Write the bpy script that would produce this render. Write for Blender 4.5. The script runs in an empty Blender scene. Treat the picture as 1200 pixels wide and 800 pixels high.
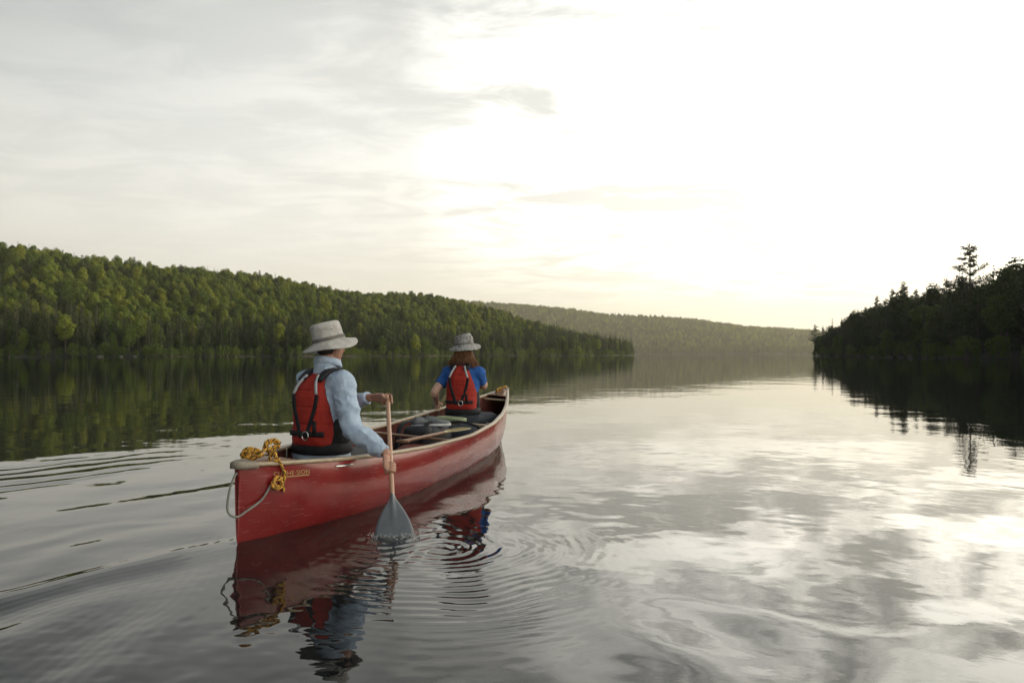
import bpy, bmesh, math, random
import numpy as np
from mathutils import Vector, Matrix
R = math.radians
rnd = random.Random(7)
rng = np.random.default_rng(7)
scene = bpy.context.scene
col = scene.collection

# ------------------------------------------------------------------ camera
F_PX, CAM_H, HOR = 800.0, 1.02, 415.0          # focal length in photo pixels, eye height over the water, horizon row
cam = bpy.data.cameras.new('camera')
cam.sensor_width = 36.0
cam.lens = 36.0 * F_PX / 1200.0
cam.shift_y = (HOR - 400.0) / 1200.0
cam.clip_start, cam.clip_end = 0.05, 20000
cam_o = bpy.data.objects.new('camera', cam)
col.objects.link(cam_o)
cam_o.location = (0, 0, CAM_H)
cam_o.rotation_euler = (R(90), 0, 0)
scene.camera = cam_o
def W(px, py, Y):
    return Vector(((px - 600) / F_PX * Y, Y, CAM_H - (py - HOR) / F_PX * Y))

# ------------------------------------------------------------------ sky and sun
SUN_AZ, SUN_EL = 78.0, 5.6                      # degrees clockwise from +Y, above the horizon
SD = Vector((math.sin(R(SUN_AZ)) * math.cos(R(SUN_EL)), math.cos(R(SUN_AZ)) * math.cos(R(SUN_EL)), math.sin(R(SUN_EL))))
world = bpy.data.worlds.new('World')
scene.world = world
world.use_nodes = True
wt = world.node_tree
wt.nodes.clear()
class G:
    """tiny node-graph helper"""
    def __init__(s, tree): s.t = tree
    def n(s, kind, **kw):
        nd = s.t.nodes.new(kind)
        for k, v in kw.items(): setattr(nd, k, v)
        return nd
    def put(s, sock, v):
        if isinstance(v, bpy.types.NodeSocket): s.t.links.new(v, sock)
        elif v is not None: sock.default_value = v
    def m(s, op, a, b=None, c=None, clamp=False):
        nd = s.n('ShaderNodeMath', operation=op); nd.use_clamp = clamp
        for i, v in enumerate((a, b, c)): s.put(nd.inputs[i], v)
        return nd.outputs[0]
    def vm(s, op, a, b=None, scale=None):
        nd = s.n('ShaderNodeVectorMath', operation=op)
        s.put(nd.inputs[0], a); s.put(nd.inputs[1], b)
        if scale is not None: s.put(nd.inputs['Scale'], scale)
        return nd
    def mix(s, f, a, b, typ='MIX'):
        nd = s.n('ShaderNodeMix', data_type='RGBA', blend_type=typ)
        s.put(nd.inputs[0], f); s.put(nd.inputs[6], a); s.put(nd.inputs[7], b)
        return nd.outputs[2]
    def noise(s, vec, scale, detail=4, rough=.55, dist=0.0, dim='3D'):
        nd = s.n('ShaderNodeTexNoise', noise_dimensions=dim)
        s.put(nd.inputs['Vector'], vec)
        nd.inputs['Scale'].default_value = scale; nd.inputs['Detail'].default_value = detail
        nd.inputs['Roughness'].default_value = rough; nd.inputs['Distortion'].default_value = dist
        return nd.outputs['Fac']
    def ramp(s, f, stops, interp='LINEAR'):
        nd = s.n('ShaderNodeValToRGB'); cr = nd.color_ramp; cr.interpolation = interp
        while len(cr.elements) < len(stops): cr.elements.new(.5)
        for el, (p, c) in zip(cr.elements, stops):
            el.position = p; el.color = c if len(c) == 4 else (*c, 1)
        s.put(nd.inputs[0], f)
        return nd.outputs[0]
    def rng(s, v, a, b, c, d, smooth=False):
        nd = s.n('ShaderNodeMapRange'); nd.interpolation_type = 'SMOOTHSTEP' if smooth else 'LINEAR'
        for i, x in enumerate((v, a, b, c, d)): s.put(nd.inputs[i], x)
        return nd.outputs[0]
g = G(wt)
tc = g.n('ShaderNodeTexCoord')
dirv = g.vm('NORMALIZE', tc.outputs['Generated']).outputs[0]
sp = g.n('ShaderNodeSeparateXYZ'); g.put(sp.inputs[0], dirv)
zz = g.m('MAXIMUM', sp.outputs['Z'], 0.0)
sky = g.n('ShaderNodeTexSky', sky_type='NISHITA')
sky.sun_disc = False
sky.sun_elevation, sky.sun_rotation = R(SUN_EL), R(SUN_AZ)
sky.air_density, sky.dust_density, sky.ozone_density = 1.0, 1.5, 1.0
# a high thin cloud sheet lit by the low sun: brighter towards the sun, dimmer overhead and away from it
sdot = g.vm('DOT_PRODUCT', dirv, tuple(SD)).outputs['Value']
sunw = g.rng(sdot, -1.0, 1.0, 0.0, 1.0)
veil_grad = g.ramp(g.m('POWER', zz, 0.8), [(0.0, (.80, .74, .62)), (0.10, (.86, .815, .715)), (0.24, (.975, .955, .90)), (0.38, (.93, .935, .92)), (0.50, (.82, .835, .835)), (0.62, (.50, .53, .55)), (0.75, (.27, .31, .35)), (1.0, (.14, .175, .22))])
gap = [(0.0, (.12, .145, .18)), (0.15, (.32, .35, .375)), (0.29, (.88, .885, .86)), (0.42, (1.04, 1.035, 1.0)), (0.53, (1.09, 1.075, 1.02)), (0.64, (1.18, 1.16, 1.085)), (0.76, (1.42, 1.38, 1.27)), (0.9, (1.75, 1.68, 1.5)), (1.0, (3.0, 2.7, 2.2))]
lit = [(0.0, (.13, .15, .18)), (0.15, (.34, .36, .38)), (0.29, (.91, .91, .88)), (0.42, (1.07, 1.06, 1.02)), (0.54, (1.22, 1.20, 1.13)), (0.64, (2.3, 2.23, 2.06)), (0.75, (4.2, 4.03, 3.67)), (0.9, (5.8, 5.5, 4.85)), (1.0, (7.2, 6.5, 5.3))]
# the upper sky away from the sun is the dimmest part
dim = g.m('MULTIPLY', g.rng(zz, .20, .46, 0, 1, True), g.rng(sunw, .22, .52, 1, 0, True))
veil_grad = g.mix(g.m('MULTIPLY', dim, .80), veil_grad, g.mix(1.0, veil_grad, (.50, .54, .57, 1), 'MULTIPLY'))
def hdr_ramp(stops, k):                                  # colour ramps clip nothing, but keep them in 0..1 and scale afterwards
    return g.vm('SCALE', g.ramp(sunw, [(p, tuple(c / k for c in q)) for p, q in stops]), scale=k).outputs[0]
veil = g.mix(1.0, veil_grad, hdr_ramp(gap, 4.5), 'MULTIPLY')
bright = g.mix(1.0, veil_grad, hdr_ramp(lit, 7.5), 'MULTIPLY')
den = g.m('ADD', zz, 0.10)
cx = g.m('DIVIDE', sp.outputs['X'], den); cy = g.m('DIVIDE', sp.outputs['Y'], den)
cp = g.n('ShaderNodeCombineXYZ'); g.put(cp.inputs[0], cx); g.put(cp.inputs[1], cy)
mp = g.n('ShaderNodeMapping'); mp.inputs['Rotation'].default_value = (0, 0, R(-25)); mp.inputs['Scale'].default_value = (1.0, 1.7, 1)
g.put(mp.inputs[0], cp.outputs[0])
big = g.noise(mp.outputs[0], 0.8, 5, .55, .6)
fine = g.noise(mp.outputs[0], 2.6, 7, .62, .5)
patch = g.rng(g.m('ADD', g.m('MULTIPLY', big, .75), g.m('MULTIPLY', fine, .9)), .675, .98, 0.0, 1.0, True)
lowz = g.rng(zz, .04, .26, 0.0, 1.0, True)
patch = g.m('ADD', g.m('MULTIPLY', patch, lowz), g.m('MULTIPLY', g.m('SUBTRACT', 1.0, lowz), .06))
nish = g.vm('SCALE', sky.outputs[0], scale=1.1).outputs[0]
veil10 = g.vm('SCALE', veil, scale=7.0).outputs[0]
cloudy = g.vm('SCALE', bright, scale=7.3).outputs[0]
thin = g.mix(g.rng(zz, 0, .5, .97, .92), nish, veil10)
final = g.mix(patch, thin, cloudy)
bg = g.n('ShaderNodeBackground'); g.put(bg.inputs[0], final); bg.inputs[1].default_value = 0.1
wo = g.n('ShaderNodeOutputWorld'); wt.links.new(bg.outputs[0], wo.inputs[0])
sun = bpy.data.lights.new('sun', 'SUN')
sun.energy, sun.angle, sun.color = 5.0, R(0.6), (1.0, .83, .54)
sun_o = bpy.data.objects.new('sun', sun); col.objects.link(sun_o)
sun_o.rotation_euler = (-SD).to_track_quat('-Z', 'Y').to_euler()
sun_o.location = (200, 60, 120)
vs = scene.view_settings
vs.view_transform, vs.look, vs.exposure, vs.gamma = 'Standard', 'None', 0.35, 1.0
vs.use_curve_mapping = False
cy_ = scene.cycles
cy_.max_bounces, cy_.diffuse_bounces, cy_.glossy_bounces, cy_.transmission_bounces, cy_.transparent_max_bounces, cy_.volume_bounces = 6, 2, 3, 3, 4, 0
cy_.use_denoising = True
cy_.volume_step_rate = 4.0

# ------------------------------------------------------------------ mesh helpers
class MB:
    def __init__(s): s.v, s.f = [], []
    def add(s, vs_, fs):
        o = len(s.v); s.v.extend([tuple(p) for p in vs_]); s.f.extend([tuple(i + o for i in q) for q in fs]); return s
    def box(s, c, d, rot=None):
        c = Vector(c); m = rot or Matrix.Identity(3)
        vv = [c + m @ Vector((x * d[0] / 2, y * d[1] / 2, z * d[2] / 2)) for x in (-1, 1) for y in (-1, 1) for z in (-1, 1)]
        return s.add(vv, [(0, 1, 3, 2), (4, 6, 7, 5), (0, 4, 5, 1), (2, 3, 7, 6), (0, 2, 6, 4), (1, 5, 7, 3)])
    def loft(s, rings, closed=True, cap=True):
        n = len(rings[0]); o = len(s.v)
        for r in rings: s.v.extend([tuple(p) for p in r])
        for i in range(len(rings) - 1):
            for j in range(n if closed else n - 1):
                k = (j + 1) % n
                s.f.append((o + i * n + j, o + i * n + k, o + (i + 1) * n + k, o + (i + 1) * n + j))
        if cap:
            s.f.append(tuple(o + j for j in range(n))[::-1]); q = o + (len(rings) - 1) * n
            s.f.append(tuple(q + j for j in range(n)))
        return s
    def tube(s, pts, rad, seg=10, flat=None, up=None, round_caps=True):
        pts = [Vector(p) for p in pts]
        if not hasattr(rad, '__len__'): rad = [rad] * len(pts)
        rad = list(rad)
        if round_caps:
            a = (pts[0] - pts[1]).normalized(); b = (pts[-1] - pts[-2]).normalized()
            r0, r1 = rad[0], rad[-1]
            pts = [pts[0] + a * r0 * k for k in (.97, .75, .4)] + pts + [pts[-1] + b * r1 * k for k in (.4, .75, .97)]
            rad = [r0 * k for k in (.25, .66, .92)] + rad + [r1 * k for k in (.92, .66, .25)]
        rings = []; u = Vector(up) if up is not None else None
        for i, p in enumerate(pts):
            t = (pts[min(i + 1, len(pts) - 1)] - pts[max(i - 1, 0)]).normalized()
            if u is None: u = t.orthogonal()
            u = (u - t * u.dot(t)); u = u.normalized() if u.length > 1e-6 else t.orthogonal().normalized()
            w = t.cross(u)
            fl = flat or 1.0
            rings.append([p + (u * math.cos(2 * math.pi * j / seg) + w * fl * math.sin(2 * math.pi * j / seg)) * rad[i] for j in range(seg)])
        return s.loft(rings)
    def ell(s, c, r, rot=None, nu=14, nv=9):
        c = Vector(c); m = rot or Matrix.Identity(3); rings = []
        for i in range(nv):
            a = math.pi * (i + .5) / nv
            rings.append([c + m @ Vector((r[0] * math.sin(a) * math.cos(2 * math.pi * j / nu), r[1] * math.sin(a) * math.sin(2 * math.pi * j / nu), -r[2] * math.cos(a))) for j in range(nu)])
        return s.loft(rings)
    def mesh(s, name, smooth=True):
        me = bpy.data.meshes.new(name); me.from_pydata(s.v, [], s.f)
        if smooth: me.polygons.foreach_set('use_smooth', [True] * len(me.polygons))
        me.update(); return me
    def build(s, name, mat, parent=None, smooth=True, **tags):
        return obj(name, s.mesh(name, smooth), mat, parent, **tags)
def obj(name, me, mat=None, parent=None, **tags):
    o = bpy.data.objects.new(name, me); col.objects.link(o)
    if mat is not None and not len(me.materials): me.materials.append(mat)
    if parent is not None: o.parent = parent
    for k, v in tags.items(): o[k] = v
    return o
def thing(name, label, cat, loc=(0, 0, 0), rot=(0, 0, 0), group=None):
    o = bpy.data.objects.new(name, None); col.objects.link(o)
    o.empty_display_size = .2
    o.location = loc; o.rotation_euler = rot; o['label'] = label; o['category'] = cat
    if group: o['group'] = group
    return o
def frame_of(o):
    return Matrix.LocRotScale(o.location, o.rotation_euler, None)
def remeshed(mb, voxel, smooth=4, name='m', disp=None, decimate=None):
    me = mb.mesh(name); o = bpy.data.objects.new('tmp', me); col.objects.link(o)
    bm = bmesh.new(); bm.from_mesh(me); bmesh.ops.recalc_face_normals(bm, faces=bm.faces); bm.to_mesh(me); bm.free()
    md = o.modifiers.new('r', 'REMESH'); md.mode = 'VOXEL'; md.voxel_size = voxel; md.use_smooth_shade = True
    if smooth:
        sm = o.modifiers.new('s', 'SMOOTH'); sm.factor = .5; sm.iterations = smooth
    if decimate:
        dm = o.modifiers.new('d', 'DECIMATE'); dm.ratio = decimate
    dg = bpy.context.evaluated_depsgraph_get(); dg.update()
    out = bpy.data.meshes.new_from_object(o.evaluated_get(dg))
    bpy.data.objects.remove(o); bpy.data.meshes.remove(me)
    out.name = name; out.materials.clear()
    if disp:
        n = len(out.vertices); co = np.empty(n * 3); no = np.empty(n * 3)
        out.vertices.foreach_get('co', co); out.vertex_normals.foreach_get('vector', no)
        co = co.reshape(-1, 3); no = no.reshape(-1, 3)
        co = co + no * disp(co)[:, None]
        out.vertices.foreach_set('co', co.ravel())
    out.polygons.foreach_set('use_smooth', [True] * len(out.polygons)); out.update()
    return out
def wav(P, scale, seed, n=18, aniso=(1, 1, 1)):
    """smooth pseudo noise, about -1..1: a sum of random plane waves"""
    r = np.random.default_rng(seed); P = np.asarray(P); d = P.shape[1]; out = np.zeros(len(P))
    for _ in range(n):
        k = r.normal(size=d); k = k / np.linalg.norm(k) * scale * r.uniform(.5, 1.6) * np.array(aniso[:d])
        out += np.sin(P @ k + r.uniform(0, 6.28))
    return out / math.sqrt(n)

# ------------------------------------------------------------------ materials
def new_mat(name):
    m = bpy.data.materials.new(name); m.use_nodes = True
    t = m.node_tree; t.nodes.clear(); gg = G(t)
    out = gg.n('ShaderNodeOutputMaterial'); bs = gg.n('ShaderNodeBsdfPrincipled')
    t.links.new(bs.outputs[0], out.inputs[0])
    return m, gg, bs, out
def mat(name, c1, c2=None, scale=20, rough=.6, bump=0, bscale=None, coat=0, spec=.5, detail=5, coords='Object', metallic=0, dist=0, lo=.35, hi=.65, stretch=None):
    m, gg, bs, out = new_mat(name)
    t = gg.n('ShaderNodeTexCoord').outputs[coords]
    if stretch:
        mpn = gg.n('ShaderNodeMapping'); mpn.inputs['Scale'].default_value = stretch; gg.put(mpn.inputs[0], t); t = mpn.outputs[0]
    nz = gg.noise(t, scale, detail, .6, dist)
    gg.put(bs.inputs['Base Color'], gg.ramp(nz, [(lo, c1), (hi, c2 or c1)]))
    gg.put(bs.inputs['Roughness'], gg.rng(nz, 0, 1, max(rough - .12, .03), min(rough + .12, 1)))
    bs.inputs['Specular IOR Level'].default_value = spec
    bs.inputs['Metallic'].default_value = metallic
    if coat: bs.inputs['Coat Weight'].default_value = coat; bs.inputs['Coat Roughness'].default_value = .06
    if bump:
        bn = gg.n('ShaderNodeBump'); bn.inputs['Strength'].default_value = bump; bn.inputs['Distance'].default_value = .01
        gg.put(bn.inputs['Height'], gg.noise(t, bscale or scale * 4, 5, .65)); gg.put(bs.inputs['Normal'], bn.outputs[0])
    return m
M = {}
m, gg, bs, out = new_mat('hull_red')
oc = gg.n('ShaderNodeTexCoord').outputs['Object']
def _map(sc, rot=(0, 0, 0)):
    q = gg.n('ShaderNodeMapping'); q.inputs['Scale'].default_value = sc; q.inputs['Rotation'].default_value = rot; gg.put(q.inputs[0], oc); return q.outputs[0]
cl = gg.ramp(gg.noise(_map((1, 1, 1)), 3, 5), [(.3, (.165, .012, .013)), (.7, (.22, .020, .018))])
sc1 = gg.rng(gg.noise(_map((1.2, 6, 26), (0, R(6), 0)), 3.5, 6, .7), .61, .68, 0, 1); sc2 = gg.rng(gg.noise(_map((2, 6, 60), (0, R(-14), 0)), 3, 5, .7), .64, .69, 0, 1)
scr = gg.m('MAXIMUM', sc1, sc2)
dirt = gg.rng(gg.noise(_map((2, 2, 1.2)), 2.2, 6, .65), .52, .75, 0, .5)
cl = gg.mix(gg.m('MULTIPLY', scr, .5), cl, (.42, .16, .14, 1)); cl = gg.mix(dirt, cl, (.11, .014, .014, 1))
gg.put(bs.inputs['Base Color'], cl); gg.put(bs.inputs['Roughness'], gg.rng(scr, 0, 1, .26, .6)); bs.inputs['Specular IOR Level'].default_value = .35
gg.put(bs.inputs['Coat Weight'], gg.rng(scr, 0, 1, .30, .1)); gg.put(bs.inputs['Coat Roughness'], gg.rng(dirt, 0, .5, .05, .16))
bn = gg.n('ShaderNodeBump'); bn.inputs['Strength'].default_value = .10; bn.inputs['Distance'].default_value = .01; gg.put(bn.inputs['Height'], gg.noise(_map((1, 1, 1)), 7, 3)); gg.put(bs.inputs['Normal'], bn.outputs[0]); gg.put(bs.inputs['Coat Normal'], bn.outputs[0])
M['hull'] = m
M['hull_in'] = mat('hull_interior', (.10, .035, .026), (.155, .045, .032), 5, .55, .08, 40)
M['ash'] = mat('ash_wood', (.33, .25, .16), (.47, .375, .26), 12, .45, .06, 60, stretch=(1, 8, 8), coat=.2)
M['oldwood'] = mat('weathered_wood', (.20, .17, .14), (.34, .29, .23), 16, .7, .15, 60, stretch=(1, 6, 6))
M['deckwood'] = mat('brown_wood', (.16, .085, .05), (.24, .13, .075), 14, .45, .08, 60, stretch=(1, 8, 8))
M['shaft'] = mat('shaft_wood', (.42, .24, .15), (.52, .31, .20), 25, .4, .03, 60, coat=.3, stretch=(4, 4, 1))
M['blade'] = mat('grey_blade', (.10, .11, .12), (.14, .15, .16), 6, .35, .04, 80, coat=.3)
M['metal'] = mat('bright_metal', (.62, .62, .60), (.75, .75, .73), 30, .25, 0, metallic=1)
M['skin'] = mat('skin', (.36, .185, .125), (.44, .235, .165), 14, .5, .05, 160, spec=.4)
M['skin_pale'] = mat('skin_pale', (.55, .33, .25), (.62, .39, .30), 14, .5, .05, 160, spec=.4)
M['chambray'] = mat('chambray_blue', (.36, .45, .58), (.47, .56, .67), 22, .85, .25, 420, spec=.2)
def add_folds(m, scale, strength):
    gg = G(m.node_tree); bs = next(n for n in m.node_tree.nodes if n.type == 'BSDF_PRINCIPLED'); old = bs.inputs['Normal'].links[0].from_socket
    t = gg.n('ShaderNodeTexCoord').outputs['Object']
    a = gg.noise(t, scale, 3, .5, 1.2); rid = gg.m('ABSOLUTE', gg.m('SUBTRACT', a, .5))
    bn = gg.n('ShaderNodeBump'); bn.inputs['Strength'].default_value = strength; bn.inputs['Distance'].default_value = .04
    gg.put(bn.inputs['Height'], rid); gg.put(bn.inputs['Normal'], old); gg.put(bs.inputs['Normal'], bn.outputs[0])
add_folds(M['chambray'], 6, .5)
M['tee'] = mat('royal_blue_cotton', (.022, .085, .30), (.035, .12, .38), 16, .85, .2, 400, spec=.2)
M['trouser'] = mat('dark_trouser', (.028, .032, .042), (.05, .055, .066), 14, .9, .25, 300, spec=.2)
M['greytrouser'] = mat('grey_trouser', (.055, .06, .065), (.085, .09, .095), 14, .9, .25, 300, spec=.2)
M['vest'] = mat('vest_red', (.30, .022, .016), (.40, .036, .022), 9, .75, .35, 220, spec=.25)
M['black'] = mat('black_webbing', (.010, .010, .012), (.022, .022, .026), 30, .7, .2, 300, spec=.3)
M['reflect'] = mat('reflective_tape', (.40, .41, .42), (.55, .56, .57), 60, .4, .1, 300)
M['hat'] = mat('hat_canvas', (.34, .32, .29), (.60, .575, .54), 16, .9, .35, 350, spec=.15, dist=.6, lo=.3, hi=.68)
M['hat_dark'] = mat('hat_camo', (.13, .125, .12), (.44, .43, .41), 30, .9, .35, 350, spec=.15, dist=1.2, lo=.38, hi=.6)
M['hat_band'] = mat('hat_band', (.10, .09, .08), (.20, .185, .17), 30, .85, .2, 300)
M['hair_dark'] = mat('hair_dark', (.018, .012, .009), (.05, .035, .026), 60, .45, .3, 200, stretch=(1, 1, .2))
M['eye'] = mat('eye', (.5, .5, .48), (.55, .55, .52), 5, .1)
M['pack'] = mat('dark_pack', (.012, .013, .016), (.026, .028, .033), 12, .7, .3, 160)
M['packgrey'] = mat('grey_nylon', (.07, .08, .09), (.15, .16, .165), 12, .6, .25, 160)
M['redbag'] = mat('rust_bag', (.20, .05, .03), (.28, .075, .045), 10, .6, .25, 120)
M['palegreen'] = mat('pale_green_foam', (.20, .24, .13), (.29, .32, .19), 10, .7, .2, 100)
M['yellowwood'] = mat('yellow_wood', (.33, .27, .12), (.42, .35, .18), 12, .4, .04, 80)
M['cord'] = mat('grey_cord', (.18, .17, .15), (.26, .25, .22), 60, .7, .2, 400)
M['letter'] = mat('gold_letter', (.34, .20, .07), (.42, .26, .10), 20, .5)
M['rock'] = mat('shore_rock', (.07, .065, .06), (.16, .15, .14), 3, .85, .5, 9)
M['bark'] = mat('bark', (.05, .04, .032), (.11, .09, .075), 6, .95, .5, 12)
M['palebark'] = mat('pale_bark', (.17, .15, .125), (.26, .23, .20), 6, .95, .4, 12)
M['forest_floor'] = mat('forest_floor', (.010, .014, .006), (.020, .024, .011), .15, 1.0, .3, .8)
M['droplet'] = mat('droplet', (.7, .72, .72), (.8, .8, .8), 10, .05)
# woman's hair: auburn strands that let light through at the edges
m, gg, bs, out = new_mat('hair_auburn')
gg.put(bs.inputs['Base Color'], gg.ramp(gg.noise(gg.n('ShaderNodeTexCoord').outputs['Object'], 40, 4), [(.35, (.10, .042, .018)), (.7, (.46, .22, .09))]))
bs.inputs['Roughness'].default_value = .38
tr = gg.n('ShaderNodeBsdfTranslucent'); tr.inputs[0].default_value = (.60, .28, .10, 1)
mx = gg.n('ShaderNodeMixShader'); mx.inputs[0].default_value = .3
m.node_tree.links.new(bs.outputs[0], mx.inputs[1]); m.node_tree.links.new(tr.outputs[0], mx.inputs[2]); m.node_tree.links.new(mx.outputs[0], out.inputs[0])
M['hair_auburn'] = m
# yellow and black twisted rope: spiral from the mesh UV (u along, v around)
m, gg, bs, out = new_mat('twisted_rope')
uv = gg.n('ShaderNodeUVMap'); sx = gg.n('ShaderNodeSeparateXYZ'); gg.put(sx.inputs[0], uv.outputs[0])
fr = gg.m('FRACT', gg.m('ADD', sx.outputs[0], gg.m('MULTIPLY', sx.outputs[1], 2.0)))
gg.put(bs.inputs['Base Color'], gg.ramp(fr, [(0, (.020, .014, .010)), (.24, (.020, .014, .010)), (.30, (.66, .31, .035)), (.95, (.78, .42, .06))]))
bs.inputs['Roughness'].default_value = .6
bn = gg.n('ShaderNodeBump'); bn.inputs['Strength'].default_value = .8; bn.inputs['Distance'].default_value = .004
gg.put(bn.inputs['Height'], gg.m('SINE', gg.m('MULTIPLY', fr, 6.283 * 2))); gg.put(bs.inputs['Normal'], bn.outputs[0])
M['rope'] = m
def leaf_mat(name, c1, c2, c3, transl, tf=.42):
    m, gg, bs, out = new_mat(name)
    oi = gg.n('ShaderNodeObjectInfo').outputs['Random']
    base = gg.ramp(oi, [(0, c1), (.55, c2), (1, c3)])
    nz = gg.noise(gg.n('ShaderNodeTexCoord').outputs['Object'], .9, 3)
    base = gg.mix(gg.rng(nz, .3, .7, 0, .45), base, c1 if len(c1) == 4 else (*c1, 1))
    gg.put(bs.inputs['Base Color'], base); bs.inputs['Roughness'].default_value = .7; bs.inputs['Specular IOR Level'].default_value = .25
    tr = gg.n('ShaderNodeBsdfTranslucent'); gg.put(tr.inputs[0], gg.mix(.5, base, (*transl, 1)))
    mx = gg.n('ShaderNodeMixShader'); mx.inputs[0].default_value = tf
    for a, b in ((bs.outputs[0], mx.inputs[1]), (tr.outputs[0], mx.inputs[2]), (mx.outputs[0], out.inputs[0])): m.node_tree.links.new(a, b)
    return m
M['leaf_bright'] = leaf_mat('leaves_yellow_green', (.080, .125, .018), (.140, .180, .025), (.20, .21, .028), (.25, .27, .035))
M['leaf_mid'] = leaf_mat('leaves_mid_green', (.045, .082, .015), (.068, .108, .018), (.10, .13, .022), (.13, .17, .025))
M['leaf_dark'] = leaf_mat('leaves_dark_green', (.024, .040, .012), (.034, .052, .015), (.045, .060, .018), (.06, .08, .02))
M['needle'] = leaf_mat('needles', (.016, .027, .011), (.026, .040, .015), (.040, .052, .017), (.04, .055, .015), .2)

# ------------------------------------------------------------------ terrain
S0 = np.array([-169.0, 225.0]); SE = np.array([.6, .8]); SN = np.array([-.8, .6])
def smooth01(x): x = np.clip(x, 0, 1); return x * x * (3 - 2 * x)
def near_hill_h(P):
    rel = P - S0; s = rel @ SE; d = rel @ SN
    wig = 5 * np.sin(s * .031) + 3.5 * np.sin(s * .083 + 1) + 2 * np.sin(s * .21)
    dd = d - wig - np.maximum(s - 470, 0) * .75
    top = 45 + 3.0 * np.sin(s * .013 + .6) + 2 * np.sin(s * .037)
    top = top * (1 - .80 * smooth01((s - 345) / 300))
    h = top * smooth01(np.clip(dd / 190, 0, 1)) ** .85
    h = np.where(dd > 0, h + np.clip(dd, 0, 6) * .25 - .3, np.maximum(dd * .25, -4) - .3)
    return h
def far_hill_h(P):
    d = P[:, 1] - 1725 - .10 * P[:, 0] - 20 * np.sin(P[:, 0] * .0075) - 8 * np.sin(P[:, 0] * .026)
    top = np.interp(P[:, 0], [-1350, -110, 450, 990, 1650, 2700], [178, 158, 110, 64, 32, 20]) + 3.5 * np.sin(P[:, 0] * .014)
    h = top * smooth01(d / 560) ** .8
    return np.where(d > 0, h + np.clip(d, 0, 6) * .2 - .3, np.maximum(d * .25, -4) - .3)
PT = np.array([(190, 430), (179, 400), (152, 330), (128, 255), (112, 200), (99, 150), (92, 110), (96, 60), (110, 0), (125, -90), (150, -250)], float)
def point_shore_d(P):
    xs = np.interp(P[:, 1], PT[::-1, 1], PT[::-1, 0])
    d = (P[:, 0] - xs - 2.5 * np.sin(P[:, 1] * .11) - 1.5 * np.sin(P[:, 1] * .29)) * .93
    return np.minimum(d, (424 - P[:, 1] + .12 * (P[:, 0] - 180)) * .8)
def point_h(P):
    d = point_shore_d(P)
    h = 6.0 * smooth01(d / 45) + 14 * smooth01((d - 45) / 260)
    h = h + 60 * np.exp(-(((P[:, 0] - 425) / 125) ** 2 + ((P[:, 1] - 315) / 95) ** 2))  # unseen rise added inland to cast shade on the foot of the long hillside
    return np.where(d > 0, h + np.clip(d, 0, 4) * .2 - .25, np.maximum(d * .25, -4) - .25)
def terrain(name, fn, xs, ys, lab=None):
    X, Y = np.meshgrid(xs, ys); P = np.stack([X.ravel(), Y.ravel()], 1); z = fn(P)
    z = z + .35 * wav(P, .25, 3) * (z > 0)
    nx = len(xs); v = np.column_stack([P, z]); fs = []
    for j in range(len(ys) - 1):
        for i in range(nx - 1):
            a = j * nx + i; q = (a, a + 1, a + nx + 1, a + nx)
            if max(z[k] for k in q) > -1.5: fs.append(q)
    me = bpy.data.meshes.new(name); me.from_pydata([tuple(p) for p in v], [], fs)
    me.polygons.foreach_set('use_smooth', [True] * len(me.polygons)); me.update()
    o = obj(name, me, M['forest_floor']); o['kind'] = 'structure'
    return o
terrain('hillside', near_hill_h, np.arange(-620, 320, 9.0), np.arange(0, 1000, 9.0))
terrain('far_hillside', far_hill_h, np.arange(-900, 2650, 30.0), np.arange(1500, 2900, 25.0))
terrain('wooded_point', point_h, np.arange(78, 620, 8.0), np.arange(-260, 480, 8.0))

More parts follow.
